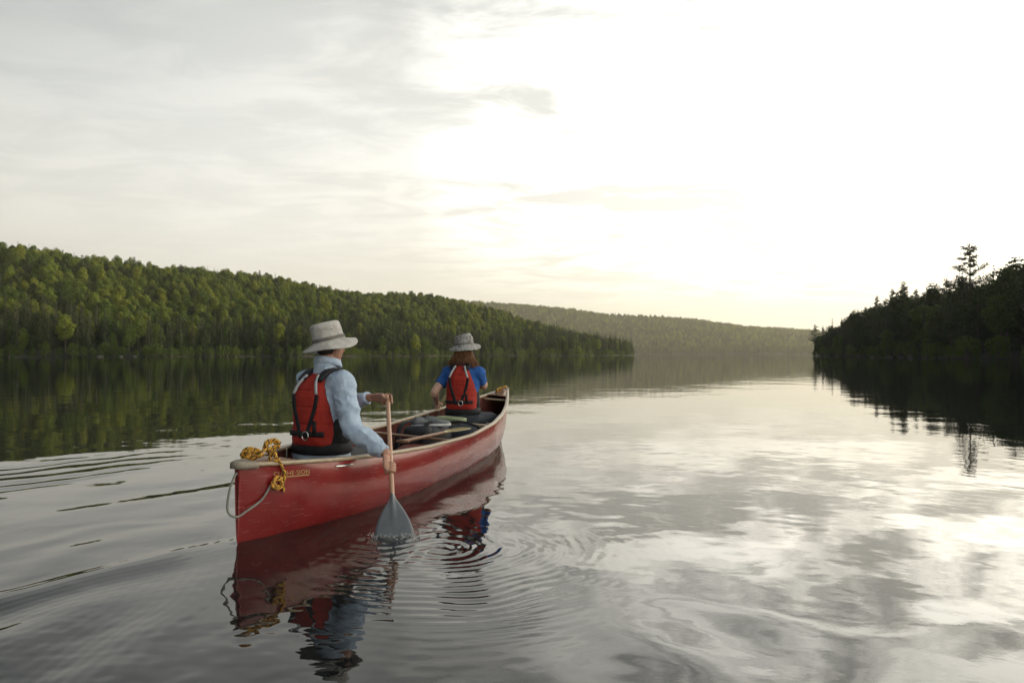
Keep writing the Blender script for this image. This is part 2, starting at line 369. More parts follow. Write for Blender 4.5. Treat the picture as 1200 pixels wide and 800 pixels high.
# ------------------------------------------------------------------ tree prototypes
def leaf_quads(mb, centers, normals, sizes, r):
    """small leaf-clump faces facing roughly along the given normals"""
    n = len(centers)
    N = normals + r.normal(size=(n, 3)) * .55; N /= np.linalg.norm(N, axis=1)[:, None]
    A = np.cross(N, r.normal(size=(n, 3))); A /= np.linalg.norm(A, axis=1)[:, None] + 1e-9
    B = np.cross(N, A)
    sA = sizes * r.uniform(.7, 1.2, n); sB = sizes * r.uniform(.45, .9, n)
    o = len(mb.v)
    q = np.stack([centers - A * sA[:, None] * .5, centers + B * sB[:, None] * .5, centers + A * sA[:, None] * .5, centers - B * sB[:, None] * .5], 1)
    mb.v.extend(map(tuple, q.reshape(-1, 3))); mb.f.extend([(o + 4 * i, o + 4 * i + 1, o + 4 * i + 2, o + 4 * i + 3) for i in range(n)])
def broadleaf(seed, H=15.0, rad=4.2, base=.30, nclump=13, nleaf=230, lsz=.62):
    r = np.random.default_rng(seed); cr = MB(); tk = MB()
    tk.tube([(0, 0, -1.0), (.1, 0, H * .25), (r.uniform(-.3, .3), r.uniform(-.3, .3), H * .6), (r.uniform(-.4, .4), r.uniform(-.4, .4), H * .85)], [.26, .21, .13, .04], 7)
    for k in range(nclump):
        f = (k + .5) / nclump
        z = H * (base + (1 - base) * (.10 + .82 * f)); prof = math.sin(math.pi * min(max(.16 + .80 * f, 0), 1)) ** .7
        a = k * 2.4 + r.uniform(-.4, .4); rr = rad * prof * r.uniform(.35, .72) * (0.25 if k == nclump - 1 else 1)
        c = np.array([rr * math.cos(a), rr * math.sin(a), z])
        cs = rad * r.uniform(.36, .58) * (.7 + .3 * prof); sc = np.array([cs, cs, cs * r.uniform(.75, 1.05)])
        d = r.normal(size=(nleaf, 3)); d /= np.linalg.norm(d, axis=1)[:, None]
        sh = r.uniform(.62, 1.08, nleaf) ** .7
        leaf_quads(cr, c + d * sc * sh[:, None], d * .9 + np.array([0, 0, .15]) + (c - np.array([0, 0, H * .55])) * .04, r.uniform(.6, 1.25, nleaf) * lsz, r)
        tk.tube([(0, 0, z * .75), tuple(c * np.array([.6, .6, 1]) - np.array([0, 0, .4]))], [.09, .03], 5)
    return cr, tk
def conifer(seed, H=15.0, rad=2.3, base=.08, whorls=24, lsz=.50, ragged=.2):
    r = np.random.default_rng(seed); cr = MB(); tk = MB()
    tk.tube([(0, 0, -1.0), (0, 0, H * .5), (0, 0, H * .98)], [.22, .14, .02], 6)
    for k in range(whorls):
        f = k / (whorls - 1); z = H * (base + (1 - base) * f * .985); L = (rad * (1 - f) ** .65 + .16) * r.uniform(1 - ragged, 1 + ragged)
        nb = 7 if f < .7 else 5
        for b in range(nb):
            a = b * 6.283 / nb + k * .9 + r.uniform(-.25, .25); l = L * r.uniform(.7, 1.15)
            n = max(int(l / .13), 3); t = (np.arange(n) + .6) / n
            c = np.column_stack([np.cos(a) * t * l, np.sin(a) * t * l, z - .42 * l * t ** 1.4 + .12 * l * (t > .8)])
            c += r.normal(size=c.shape) * .12
            nm = np.tile(np.array([math.cos(a) * .45, math.sin(a) * .45, .9]), (n, 1))
            leaf_quads(cr, c, nm, r.uniform(.7, 1.25, n) * lsz * (.6 + .4 * (1 - f)), r)
    return cr, tk
def white_pine(seed, H=21.0, first=.45, tiers=9, rad=3.2, fork=None):
    """open crown: bare lower trunk, uneven up-swept limbs carrying flat needle clumps"""
    r = np.random.default_rng(seed); cr = MB(); tk = MB()
    tk.tube([(0, 0, -1.0), (.08, 0, H * .5), (.16, .05, H * .8), (0, 0, H * .99)], [.26, .19, .10, .03], 7)
    n_l = int(tiers * 3.6); a = 0
    for k in range(n_l):
        f = (k + r.uniform(-.4, .4)) / n_l; f = min(max(f, 0), 1); z = H * (first + (1 - first) * .96 * f)
        a += 2.4 + r.uniform(-.5, .5); l = rad * (1.0 - .74 * f) * r.uniform(.35, 1.2)
        if fork and k == fork[0]: l, a = rad * 1.35, R(-6)
        rise = l * r.uniform(.10, .50); e = np.array([math.cos(a) * l, math.sin(a) * l, rise])
        tk.tube([(.1, 0, z), (e[0] * .5, e[1] * .5, z + e[2] * .15), (e[0], e[1], z + e[2])], [.055, .04, .015], 5)
        for q in range(3 if l > 1.1 else 2):
            t0 = (1.0, .68, .42)[q] * r.uniform(.9, 1.05); n = int(20 + 16 * l)
            c = np.array([e[0] * t0, e[1] * t0, z + e[2] * t0 ** 1.9]) + r.normal(size=(n, 3)) * np.array([.34, .34, .15]) * (.6 + .22 * l)
            leaf_quads(cr, c, np.tile([0, 0, .8], (n, 1)), r.uniform(.20, .42, n), r)
    n = 90; c = np.column_stack([r.normal(size=n) * .28, r.normal(size=n) * .28, H * .99 + r.uniform(-1.3, .45, n)])
    leaf_quads(cr, c, np.tile([0, 0, .6], (n, 1)), r.uniform(.2, .38, n), r)
    return cr, tk
protos = {}      # kind -> list of (crown mesh, trunk mesh, crown material)
def proto(kind, mk, leafm, barkm):
    cr, tk = mk
    cm = cr.mesh('crown_' + kind, False); cm.materials.append(leafm); tm = tk.mesh('trunk_' + kind); tm.materials.append(barkm)
    protos.setdefault(kind, []).append((cm, tm))
for k in range(5):
    proto('bright', broadleaf(10 + k, 14 + k, 3.7 + .5 * (k % 3), .14 + .05 * k), M['leaf_bright'], M['bark'])
    proto('mid', broadleaf(20 + k, 14.5 + k * .8, 3.8 + .5 * (k % 3), .16 + .05 * k), M['leaf_mid'], M['bark'])
    proto('dark', broadleaf(30 + k, 14 + k * .8, 3.6 + .5 * (k % 3), .12 + .05 * k), M['leaf_dark'], M['bark'])
for k in range(5):
    proto('conifer', conifer(40 + k, 15 + k, 2.1 + .25 * (k % 3)), M['needle'], M['bark'])
for k in range(3):
    proto('pine', white_pine(50 + k, 17 + k, .35, 9, 2.6), M['needle'], M['bark'])
for k in range(3):
    proto('shrub', broadleaf(60 + k, 4.0, 2.0, .05, 8, 150, .34), M['leaf_mid'], M['bark'])

# gather candidate places
def scatter(fn, x0, x1, y0, y1, step, keep, seed):
    r = np.random.default_rng(seed); xs = np.arange(x0, x1, step); ys = np.arange(y0, y1, step * .87)
    X, Y = np.meshgrid(xs, ys); X = X + (np.arange(len(ys)) % 2)[:, None] * step / 2
    P = np.stack([X.ravel(), Y.ravel()], 1) + r.uniform(-.38, .38, (X.size, 2)) * step
    z = fn(P); ok = keep(P, z); return P[ok], z[ok]
r_t = np.random.default_rng(99)
trees = []       # (x, y, z, kind, variant, scale, rotation, zone)
def near_keep(P, z):
    rel = P - S0; d = rel @ SN
    px = 600 + 800 * P[:, 0] / np.maximum(P[:, 1], 1)
    return (z > .25) & (px > -190) & (d < 260) & (P[:, 1] > 60)
P, Z = scatter(near_hill_h, -620, 320, 60, 950, 4.6, near_keep, 1)
for (x, y), z in zip(P, Z):
    low = z < 9 + 4 * math.sin(x * .05)
    u = r_t.random(); px = 600 + 800 * x / y
    if low: kind = 'conifer' if u < .76 else ('bright' if u > .955 else ('mid' if u > .86 else 'dark'))
    else: kind = 'bright' if u < .42 else ('mid' if u < .68 else ('dark' if u < .82 else ('conifer' if u < .95 else 'pine')))
    trees.append((x, y, z, kind, r_t.integers(5), r_t.uniform(.44, .80) * (1.0 if kind not in ('conifer', 'pine') else (1.25 if low else 1.02)), r_t.uniform(0, 6.28), 'hill'))
P, Z = scatter(far_hill_h, -480, 1700, 1600, 2440, 11.0, lambda P, z: (z > .3) & (P[:, 0] / P[:, 1] > -.16) & (P[:, 0] / P[:, 1] < .62), 2)
for (x, y), z in zip(P, Z):
    u = r_t.random()
    kind = 'conifer' if (u < .45 and z < 8) else ('bright' if u < .30 else ('mid' if u < .75 else ('dark' if u < .92 else 'pine')))
    trees.append((x, y, z, kind, r_t.integers(5), r_t.uniform(.65, 1.45), r_t.uniform(0, 6.28), 'far'))
P, Z = scatter(point_h, 80, 560, -250, 470, 5.2, lambda P, z: (z > .05) & (point_shore_d(P) < 75), 3)
for (x, y), z in zip(P, Z):
    u = r_t.random(); d = float(point_shore_d(np.array([[x, y]]))[0])
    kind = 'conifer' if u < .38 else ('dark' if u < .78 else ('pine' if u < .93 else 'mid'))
    sc = r_t.uniform(.66, 1.22) * (.72 + .28 * min(max(d, 0) / 10, 1)) * (.58 + .42 * smooth01(np.array((424 - y) / 100.0)))
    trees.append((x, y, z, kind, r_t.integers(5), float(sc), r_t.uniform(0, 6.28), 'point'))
P, Z = scatter(point_h, 120, 600, -250, 470, 9.0, lambda P, z: (z > .05) & (point_shore_d(P) >= 75) & (point_shore_d(P) < 330), 4)
for (x, y), z in zip(P, Z):
    trees.append((x, y, z, ('dark', 'conifer', 'mid')[r_t.integers(3)], r_t.integers(5), r_t.uniform(.8, 1.1), r_t.uniform(0, 6.28), 'point_back'))

KNAME = {'bright': 'broadleaf_tree', 'mid': 'broadleaf_tree', 'dark': 'broadleaf_tree', 'conifer': 'conifer_tree', 'pine': 'pine_tree', 'shrub': 'shrub'}
LAB = {('bright', 'hill'): 'yellow-green broadleaf tree on the long hillside',
       ('mid', 'hill'): 'mid-green broadleaf tree on the long hillside',
       ('dark', 'hill'): 'deep green broadleaf tree on the long hillside',
       ('conifer', 'hill'): 'narrow dark conifer on the long hillside',
       ('pine', 'hill'): 'open-limbed pine on the long hillside',
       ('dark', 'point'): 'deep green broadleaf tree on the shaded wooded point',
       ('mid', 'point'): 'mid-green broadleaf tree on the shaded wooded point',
       ('conifer', 'point'): 'narrow dark conifer on the shaded wooded point',
       ('pine', 'point'): 'open-limbed pine on the shaded wooded point'}
GRP = {'hill': 'trees on the long hillside', 'point': 'trees on the wooded point'}
def put_tree(kind, var, loc, sc, rz, label, group=None, name=None, cat='tree'):
    cm, tm = protos[kind][var % len(protos[kind])]
    t = thing(name or KNAME[kind], label, cat, loc, (0, 0, rz), group); w_ = sc * (.82 + .36 * ((var * 7 + int(loc[0] * 13)) % 10) / 10); t.scale = (w_, w_, sc) if kind not in ('emergent', 'sparse') else (sc, sc, sc)
    obj('trunk', tm, None, t); obj('crown', cm, None, t)
    return t
def in_view(x, y): return y > 5 and -40 < 600 + 800 * x / y < 1240
rest = []
limit = {'hill': {'bright': 80, 'mid': 90, 'dark': 60, 'conifer': 170, 'pine': 12}, 'point': {'dark': 60, 'mid': 20, 'conifer': 90, 'pine': 24}}
cnt = {}
for t in sorted(trees, key=lambda t: math.hypot(t[0], t[1])):
    x, y, z, kind, var, sc, rz, zone = t
    k = (zone, kind); lim = limit.get(zone, {}).get(kind, 0)
    ok = in_view(x, y) and cnt.get(k, 0) < lim
    if ok and zone == 'hill':                                   # trees low on the slope first: those stand in front
        ok = z < 26
    if ok and zone == 'point': ok = float(point_shore_d(np.array([[x, y]]))[0]) < 26
    if ok:
        cnt[k] = cnt.get(k, 0) + 1
        size = 'short' if sc < (.56 if zone == 'hill' else .72) else ('tall' if sc > (.70 if zone == 'hill' else .98) else 'middling')
        dsh = float(point_shore_d(np.array([[x, y]]))[0])
        where = ('behind the waterline shrubs' if z < 2.5 else ('low on the slope' if z < 9 else 'partway up the slope')) if zone == 'hill' else ('right at the shore' if dsh < 8 else 'set back from shore')
        put_tree(kind, int(var), (x, y, z), sc, rz, size + ' ' + LAB[(kind, zone)] + ', ' + where, GRP[zone])
    else: rest.append(t)

# all further trees: one object per wood, instanced on points
proto_col = bpy.data.collections.new('tree_prototypes')
order = []
for kind in ('bright', 'mid', 'dark', 'conifer', 'pine'):
    for i, (cm, tm) in enumerate(protos[kind]):
        nv = len(cm.vertices); v = np.empty(nv * 3); cm.vertices.foreach_get('co', v)
        o = bpy.data.objects.new('%02d_%s' % (len(order), kind), cm); proto_col.objects.link(o); order.append((kind, i))
def forest(name, items, label, cat):
    if not items: return
    me = bpy.data.meshes.new(name); me.from_pydata([(t[0], t[1], t[2]) for t in items], [], [])
    idx = [order.index((t[3], int(t[4]) % len(protos[t[3]]))) for t in items]
    for nm, ty, vals in (('idx', 'INT', idx), ('scl', 'FLOAT_VECTOR', [c for t in items for c in (t[5] * (.82 + .36 * (int(t[0] * 13) % 10) / 10),) * 2 + (t[5],)]), ('rz', 'FLOAT', [float(t[6]) for t in items])):
        at = me.attributes.new(nm, ty, 'POINT'); at.data.foreach_set('vector' if ty == 'FLOAT_VECTOR' else 'value', vals)
    o = obj(name, me); o['kind'] = 'stuff'; o['label'] = label; o['category'] = cat
    ng = bpy.data.node_groups.new(name, 'GeometryNodeTree')
    ng.interface.new_socket('Geometry', in_out='INPUT', socket_type='NodeSocketGeometry'); ng.interface.new_socket('Geometry', in_out='OUTPUT', socket_type='NodeSocketGeometry')
    N, L = ng.nodes, ng.links
    gi, go = N.new('NodeGroupInput'), N.new('NodeGroupOutput'); ip = N.new('GeometryNodeInstanceOnPoints'); ci = N.new('GeometryNodeCollectionInfo')
    ci.inputs['Collection'].default_value = proto_col; ci.inputs['Separate Children'].default_value = True; ci.inputs['Reset Children'].default_value = True
    ip.inputs['Pick Instance'].default_value = True
    def attr(nm, ty):
        a = N.new('GeometryNodeInputNamedAttribute'); a.data_type = ty; a.inputs[0].default_value = nm; return a.outputs['Attribute']
    cb = N.new('ShaderNodeCombineXYZ'); L.new(attr('rz', 'FLOAT'), cb.inputs[2])
    er = N.new('FunctionNodeEulerToRotation'); L.new(cb.outputs[0], er.inputs[0])
    L.new(gi.outputs[0], ip.inputs['Points']); L.new(ci.outputs[0], ip.inputs['Instance']); L.new(attr('idx', 'INT'), ip.inputs['Instance Index'])
    L.new(er.outputs[0], ip.inputs['Rotation']); L.new(attr('scl', 'FLOAT_VECTOR'), ip.inputs['Scale']); L.new(ip.outputs[0], go.inputs[0])
    md = o.modifiers.new('trees', 'NODES'); md.node_group = ng
    return o
forest('hillside_wood', [t for t in rest if t[7] == 'hill'], 'dense mixed wood covering the upper long hillside', 'wood')
forest('far_wood', [t for t in rest if t[7] == 'far'], 'hazy wood on the far hillside across the lake', 'wood')
forest('point_wood', [t for t in rest if t[7] in ('point', 'point_back')], 'dark wood filling the inner part of the point', 'wood')

# trees that stand out on the point
def ground(fn, x, y): return float(fn(np.array([[x, y]]))[0])
def on_point(px, Y): return ((px - 600) / F_PX * Y, Y)
x, y = on_point(1136, 172); z = ground(point_h, x, y)
Htop = CAM_H + (HOR - 284) / F_PX * y - z
cr, tk = white_pine(77, 21.0, .52, 8, 4.3, fork=(9, 0)); proto('emergent', (cr, tk), M['needle'], M['bark'])
KNAME['emergent'] = 'white_pine'
put_tree('emergent', 0, (x, y, z), Htop / 21.4, 0, 'tall open pine with spread limbs rising above the point', None, 'white_pine')
x, y = on_point(1046, 236); z = ground(point_h, x, y)
put_tree('pine', 1, (x, y, z), (CAM_H + (HOR - 338) / F_PX * y - z) / 18.3, 1.0, 'slim pine standing just above its neighbours on the point', None, 'pine_tree')
cr, tk = white_pine(78, 15.0, .42, 6, 2.8); proto('sparse', (cr, tk), M['needle'], M['bark'])
x, y = on_point(1059, 232); z = ground(point_h, x, y)
put_tree('sparse', 0, (x, y, z), (CAM_H + (HOR - 330) / F_PX * y - z) / 15.3, 2.0, 'thin bare-limbed tree with a sparse top on the point', None, 'sparse_tree')
for px, Y, top in ((955, 405, 380), (964, 398, 383)):
    x, y = on_point(px, Y); z = max(ground(point_h, x, y), -.2)
    put_tree('sparse', 0, (x, y, z), (CAM_H + (HOR - top) / F_PX * y - z) / 15.3, px * .1, 'thin sparse tree leaning out at the tip of the point', 'sparse trees at the tip', 'sparse_tree')
# shrubs at the water's edge of the point and hillside
k = 0
for yy in np.arange(85, 420, 5.5):
    xs = float(np.interp(yy, PT[::-1, 1], PT[::-1, 0])); xx = xs + 2.5 * math.sin(yy * .11) + 1.5 * math.sin(yy * .29) + rnd.uniform(.2, 2.2)
    if in_view(xx, yy):
        put_tree('shrub', k, (xx, yy, max(ground(point_h, xx, yy), -.1)), rnd.uniform(.6, 1.25), rnd.uniform(0, 6), 'low leafy shrub at the waterline of the wooded point', 'shrubs along the point', cat='shrub'); k += 1
for ss in np.arange(-60, 470, 3.6):
    wig = 5 * math.sin(ss * .031) + 3.5 * math.sin(ss * .083 + 1) + 2 * math.sin(ss * .21)
    q = S0 + SE * ss + SN * (wig + rnd.uniform(.8, 2.6))
    if in_view(q[0], q[1]):
        put_tree('shrub', k, (q[0], q[1], max(ground(near_hill_h, q[0], q[1]), -.1)), rnd.uniform(.7, 1.4), rnd.uniform(0, 6), 'low leafy shrub at the foot of the long hillside', 'shrubs along the hillside shore', cat='shrub'); k += 1

# shore rocks
def rock(loc, d, seed, label, group):
    r = np.random.default_rng(seed); bm = bmesh.new(); bmesh.ops.create_icosphere(bm, subdivisions=2, radius=.5)
    co = np.array([v.co[:] for v in bm.verts]); k = 1 + .16 * wav(co, 5, seed) + .06 * wav(co, 13, seed + 1)
    for v, f in zip(bm.verts, k): v.co = Vector((v.co.x * d[0] * f, v.co.y * d[1] * f, max(v.co.z, -.3) * d[2] * f))
    me = bpy.data.meshes.new('rock'); bm.to_mesh(me); bm.free()
    o = obj('rock', me, M['rock'], label=label, category='rock', group=group); o.location = loc; o.rotation_euler = (0, 0, r.uniform(0, 6)); return o
for i, px in enumerate((121, 146, 160)):
    t = (px - 600) / F_PX; s = (t * S0[1] - S0[0]) / (SE[0] - t * SE[1])
    wig = 5 * math.sin(s * .031) + 3.5 * math.sin(s * .083 + 1) + 2 * math.sin(s * .21)
    q = S0 + SE * s + SN * (wig - .6)
    rock((q[0], q[1], .15), (rnd.uniform(1.4, 2.6), rnd.uniform(1.2, 2.0), rnd.uniform(.5, .9)), 200 + i, 'pale flat boulder at the waterline below the long hillside', 'boulders below the hillside')
for i in range(12):
    yy = rnd.uniform(150, 330); xs = float(np.interp(yy, PT[::-1, 1], PT[::-1, 0])) + 2.5 * math.sin(yy * .11) + 1.5 * math.sin(yy * .29) - rnd.uniform(-.2, .8)
    rock((xs, yy, .1), (rnd.uniform(1, 2.4), rnd.uniform(1, 1.8), rnd.uniform(.6, 1.2)), 230 + i, 'grey boulder in the shallows along the wooded point', 'boulders along the point')

# ------------------------------------------------------------------ canoe geometry
ST = Vector((-1.487, 3.627, 0)); YAW = math.atan2(.964, .2655); HEEL = R(3.6); CL = 5.2
E2 = Vector((math.cos(YAW), math.sin(YAW), 0)); N2 = Vector((math.sin(YAW), -math.cos(YAW), 0))     # forward, right
def CW(u, v, z): return ST + E2 * u + N2 * v + Vector((0, 0, z))                                    # upright canoe coordinates -> world (v to the right)
KU = [0, .10, .29, .6, .9, 1.27, 1.73, 2.6, 3.36, 3.9, 4.3, 4.65, 4.95, 5.1, 5.2]
def gun(u): return np.interp(u, KU, [.012, .055, .135, .235, .30, .35, .395, .437, .412, .345, .265, .175, .09, .045, .012])
def beam(u): return np.interp(u, KU, [.012, .060, .155, .275, .345, .395, .43, .458, .435, .362, .275, .18, .092, .046, .012])
def sheer(u): return np.interp(u, KU, [.437, .430, .420, .400, .384, .366, .347, .337, .368, .412, .452, .50, .548, .573, .590])
def keel(u): return np.interp(u, [0, .05, .15, .5, 1.5, 2.6, 4, 4.7, 5.0, 5.12, 5.2], [.02, -.055, -.095, -.11, -.115, -.11, -.085, -.06, -.01, .08, .24])
def smooth_fn(fn):
    xs = np.linspace(0, CL, 261); ys = fn(xs); k = np.hanning(19); k /= k.sum()
    yp = np.concatenate([2 * ys[0] - ys[9:0:-1], ys, 2 * ys[-1] - ys[-2:-11:-1]]); sm = np.convolve(yp, k, 'valid')
    return lambda u: np.interp(u, xs, sm)
gun, beam, sheer = smooth_fn(gun), smooth_fn(beam), smooth_fn(sheer)
NT = 22
def section(u, inset=0.0):
    """one side of the hull section, keel to gunwale: list of (half width, height)"""
    Wb, gw, sh, kl = max(beam(u) - inset, .004), max(gun(u) - inset, .003), sheer(u), keel(u) + inset
    gw = min(gw, Wb * .9999); endw = min(u, CL - u); a = .62 + .75 * (1 - smooth01(np.array(endw / 1.1)))
    tm = math.pi - math.asin((gw / Wb) ** (1 / a)); out_ = []
    for i in range(NT + 1):
        th = tm * (i / NT) ** .85
        out_.append((Wb * max(math.sin(th), 0) ** a, kl + (sh - kl) * (1 - math.cos(th)) / (1 - math.cos(tm))))
    out_[-1] = (gw, sh); return out_
US = np.concatenate([[0, .012, .03, .06, .1, .15], np.linspace(.21, 4.95, 80), [5.0, 5.05, 5.1, 5.14, 5.17, 5.19, 5.2]])
def hull_mesh(inset, u0=0, u1=CL):
    mb = MB(); rings = []
    for u in US:
        if u < u0 or u > u1: continue
        s = section(u, inset)
        ends = .035 * max(0, 1 - u / .25)
        rings.append([(u + ends * max(0, 1 - (z - keel(u)) / max(sheer(u) - keel(u), .01)), -v, z) for v, z in s[::-1]] + [(u + ends * max(0, 1 - (z - keel(u)) / max(sheer(u) - keel(u), .01)), v, z) for v, z in s[1:]])
    mb.loft(rings, closed=False, cap=False); return mb
canoe = thing('canoe', 'red open canoe with pale wooden gunwales carrying two paddlers', 'canoe', ST, (HEEL, 0, YAW))
hm = hull_mesh(0)
# butt the two ends closed
n_ring = 2 * NT + 1; hm.f.append(tuple(range(n_ring))); q0 = len(hm.v) - n_ring; hm.f.append(tuple(range(q0, q0 + n_ring))[::-1])
hull = hm.build('hull', M['hull'], canoe)
hi = hull_mesh(.012, .08, 5.12)
hi.build('hull_lining', M['hull_in'], canoe)
def gun_strip(side):
    mb = MB(); rings = []
    for u in np.linspace(.02, CL - .01, 90):
        g_, s_ = float(gun(u)), float(sheer(u)); o_, i_ = g_ + .017, max(g_ - .022, -.002 if u > .1 else -.001)
        o_ = max(o_, .022)
        pr = [(i_, s_ - .011), (o_ - .006, s_ - .013), (o_, s_ - .009), (o_, s_ + .005), (o_ - .005, s_ + .009), (i_ + .005, s_ + .009), (i_, s_ + .005)]
        rings.append([(u, side * v, z) for v, z in (pr if side < 0 else pr[::-1])])
    mb.loft(rings); return mb
for sd in (-1, 1): gun_strip(sd).build('gunwale', M['ash'], canoe)
def deck(ua, ub, zo, m):
    mb = MB(); top, bot = [], []
    uu = np.linspace(ua, ub, 12)
    for k, u in enumerate(uu):
        w = max(float(gun(u)) - .020, .002); f = (u - ua) / (ub - ua); w2 = w
        z = float(sheer(u)) + zo
        row = [(u, -w2, z), (u, -w2 * .5, z + .006), (u, 0, z + .008), (u, w2 * .5, z + .006), (u, w2, z)]
        top.append(row + [(x, y, zz_ - .014) for x, y, zz_ in row[::-1]])
    mb.loft(top); mb.build('deck_plate', m, canoe)
deck(.05, .34, .006, M['deckwood']); deck(CL - .06, CL - .42, .006, M['deckwood'])
# grey end cap at the stern tip, bow cap
for u, l in ((.0, .11), (CL, .09)):
    mb = MB(); s_ = 1 if u == 0 else -1; rings = []
    for k in range(6):
        uu = u - s_ * .02 + s_ * l * k / 5; w = float(gun(np.clip(uu, 0, CL))) + .024 - (.010 if k == 0 else 0); z = float(sheer(np.clip(uu, 0, CL)))
        rings.append([(uu, -w, z - .021), (uu, w, z - .021), (uu, w, z + .010), (uu, w * .6, z + .0165), (uu, -w * .6, z + .0165), (uu, -w, z + .010)])
    mb.loft(rings); mb.build('end_cap', M['oldwood'], canoe)
# rivets under the gunwale on the outside, seats, thwarts
def thwart(u, w=.055, m=None, z=-.02, name='thwart'):
    mb = MB(); hw = float(gun(u)) - .022; rings = []
    for k in range(13):
        f = k / 12; y = -hw + 2 * hw * f; ww = w * (.62 + .38 * abs(2 * f - 1) ** 1.5) / 2; zc = float(sheer(u)) + z
        rings.append([(u - ww, y, zc - .010), (u + ww, y, zc - .010), (u + ww, y, zc + .006), (u + ww * .6, y, zc + .010), (u - ww * .6, y, zc + .010), (u - ww, y, zc + .006)])
    mb.loft(rings); return mb.build(name, m or M['ash'], canoe)
thwart(2.28, .06, M['deckwood']); thwart(3.28, .05); thwart(4.72, .035, M['ash'], -.03, 'carrying_bar'); thwart(.55, .035, M['deckwood'], -.03, 'carrying_bar')
def seat(u, z, dep=.26):
    hw = float(gun(u)) - .03; st_ = MB(); st_.box((u, 0, z - .012), (dep - .05, 2 * hw - .1, .012)); s_ = st_.build('seat', M['black'], canoe, False)
    for du in (-dep / 2, dep / 2):
        hh = float(gun(u + du)) - .012; MB().tube([(u + du, -hh, z - .012), (u + du, hh, z - .012)], .016, 8).build('seat_rail', M['ash'], s_)
    for sd in (-1, 1):
        for du in (-dep / 2, dep / 2):
            hh = float(gun(u + du)) - .02; MB().tube([(u + du, sd * hh, z - .012), (u + du, sd * hh, float(sheer(u + du)) - .005)], .006, 6).build('seat_bolt', M['metal'], s_)
MAN_U, MAN_V, MAN_Z = 1.0, -.065, .275
WOM_U, WOM_V, WOM_Z = 3.66, .0, .31
seat(MAN_U, MAN_Z); seat(WOM_U, WOM_Z)
# inner ribs showing inside the hull
# outside surface point on the right-hand (starboard, local -y) side
def side_pt(u, z, off=.0025):
    s = section(u); vs_ = [p[0] for p in s]; zs = [p[1] for p in s]
    k = next(i for i in range(len(zs)) if zs[i] > keel(u) + .3 * (sheer(u) - keel(u))); v = float(np.interp(z, zs[k:], vs_[k:]))
    v2 = float(np.interp(z + .01, zs[k:], vs_[k:])); n = Vector((0, -1, (v2 - v) / .01)).normalized()
    return Vector((u, -v, z)) + Vector((0, n.y, n.z)) * off
def text_on_hull(txt, u0, z0, size, name, sx=1.0, slope=0.0):
    cu = bpy.data.curves.new('t', 'FONT'); cu.body = txt; cu.size = size; cu.resolution_u = 3; cu.space_character = 1.08
    o = bpy.data.objects.new('t', cu); col.objects.link(o); dg = bpy.context.evaluated_depsgraph_get(); dg.update()
    me = bpy.data.meshes.new_from_object(o.evaluated_get(dg)); bpy.data.objects.remove(o); me.name = name; me.materials.clear()
    for v in me.vertices: v.co = side_pt(u0 + v.co.x * sx, z0 + v.co.y + slope * v.co.x)
    me.materials.append(M['letter']); obj(name, me, None, canoe)
text_on_hull('CUTHE·SION', .185, .352, .036, 'lettering', 1.0, -.04)
mb = MB()
for k in range(24): a, b = side_pt(.20 + .21 * k / 24, .341 - .008 * k / 24), side_pt(.20 + .21 * k / 24, .347 - .008 * k / 24); mb.v += [tuple(a), tuple(b)]
mb.f = [(2 * k, 2 * k + 2, 2 * k + 3, 2 * k + 1) for k in range(23)]; mb.build('lettering_underline', M['letter'], canoe)
mb = MB(); mb.tube([side_pt(.60, .362, .006), side_pt(.66, .360, .008), side_pt(.74, .357, .006)], [.006, .009, .006], 8, flat=.6); mb.build('maker_badge', M['metal'], canoe)

# ------------------------------------------------------------------ water
PAD_IN = W(462, 628, 816 / (628 - 415.0)); PAD_IN.z = 0
def uv_of(X, Y):
    rx, ry = X - ST.x, Y - ST.y
    return rx * E2.x + ry * E2.y, rx * N2.x + ry * N2.y
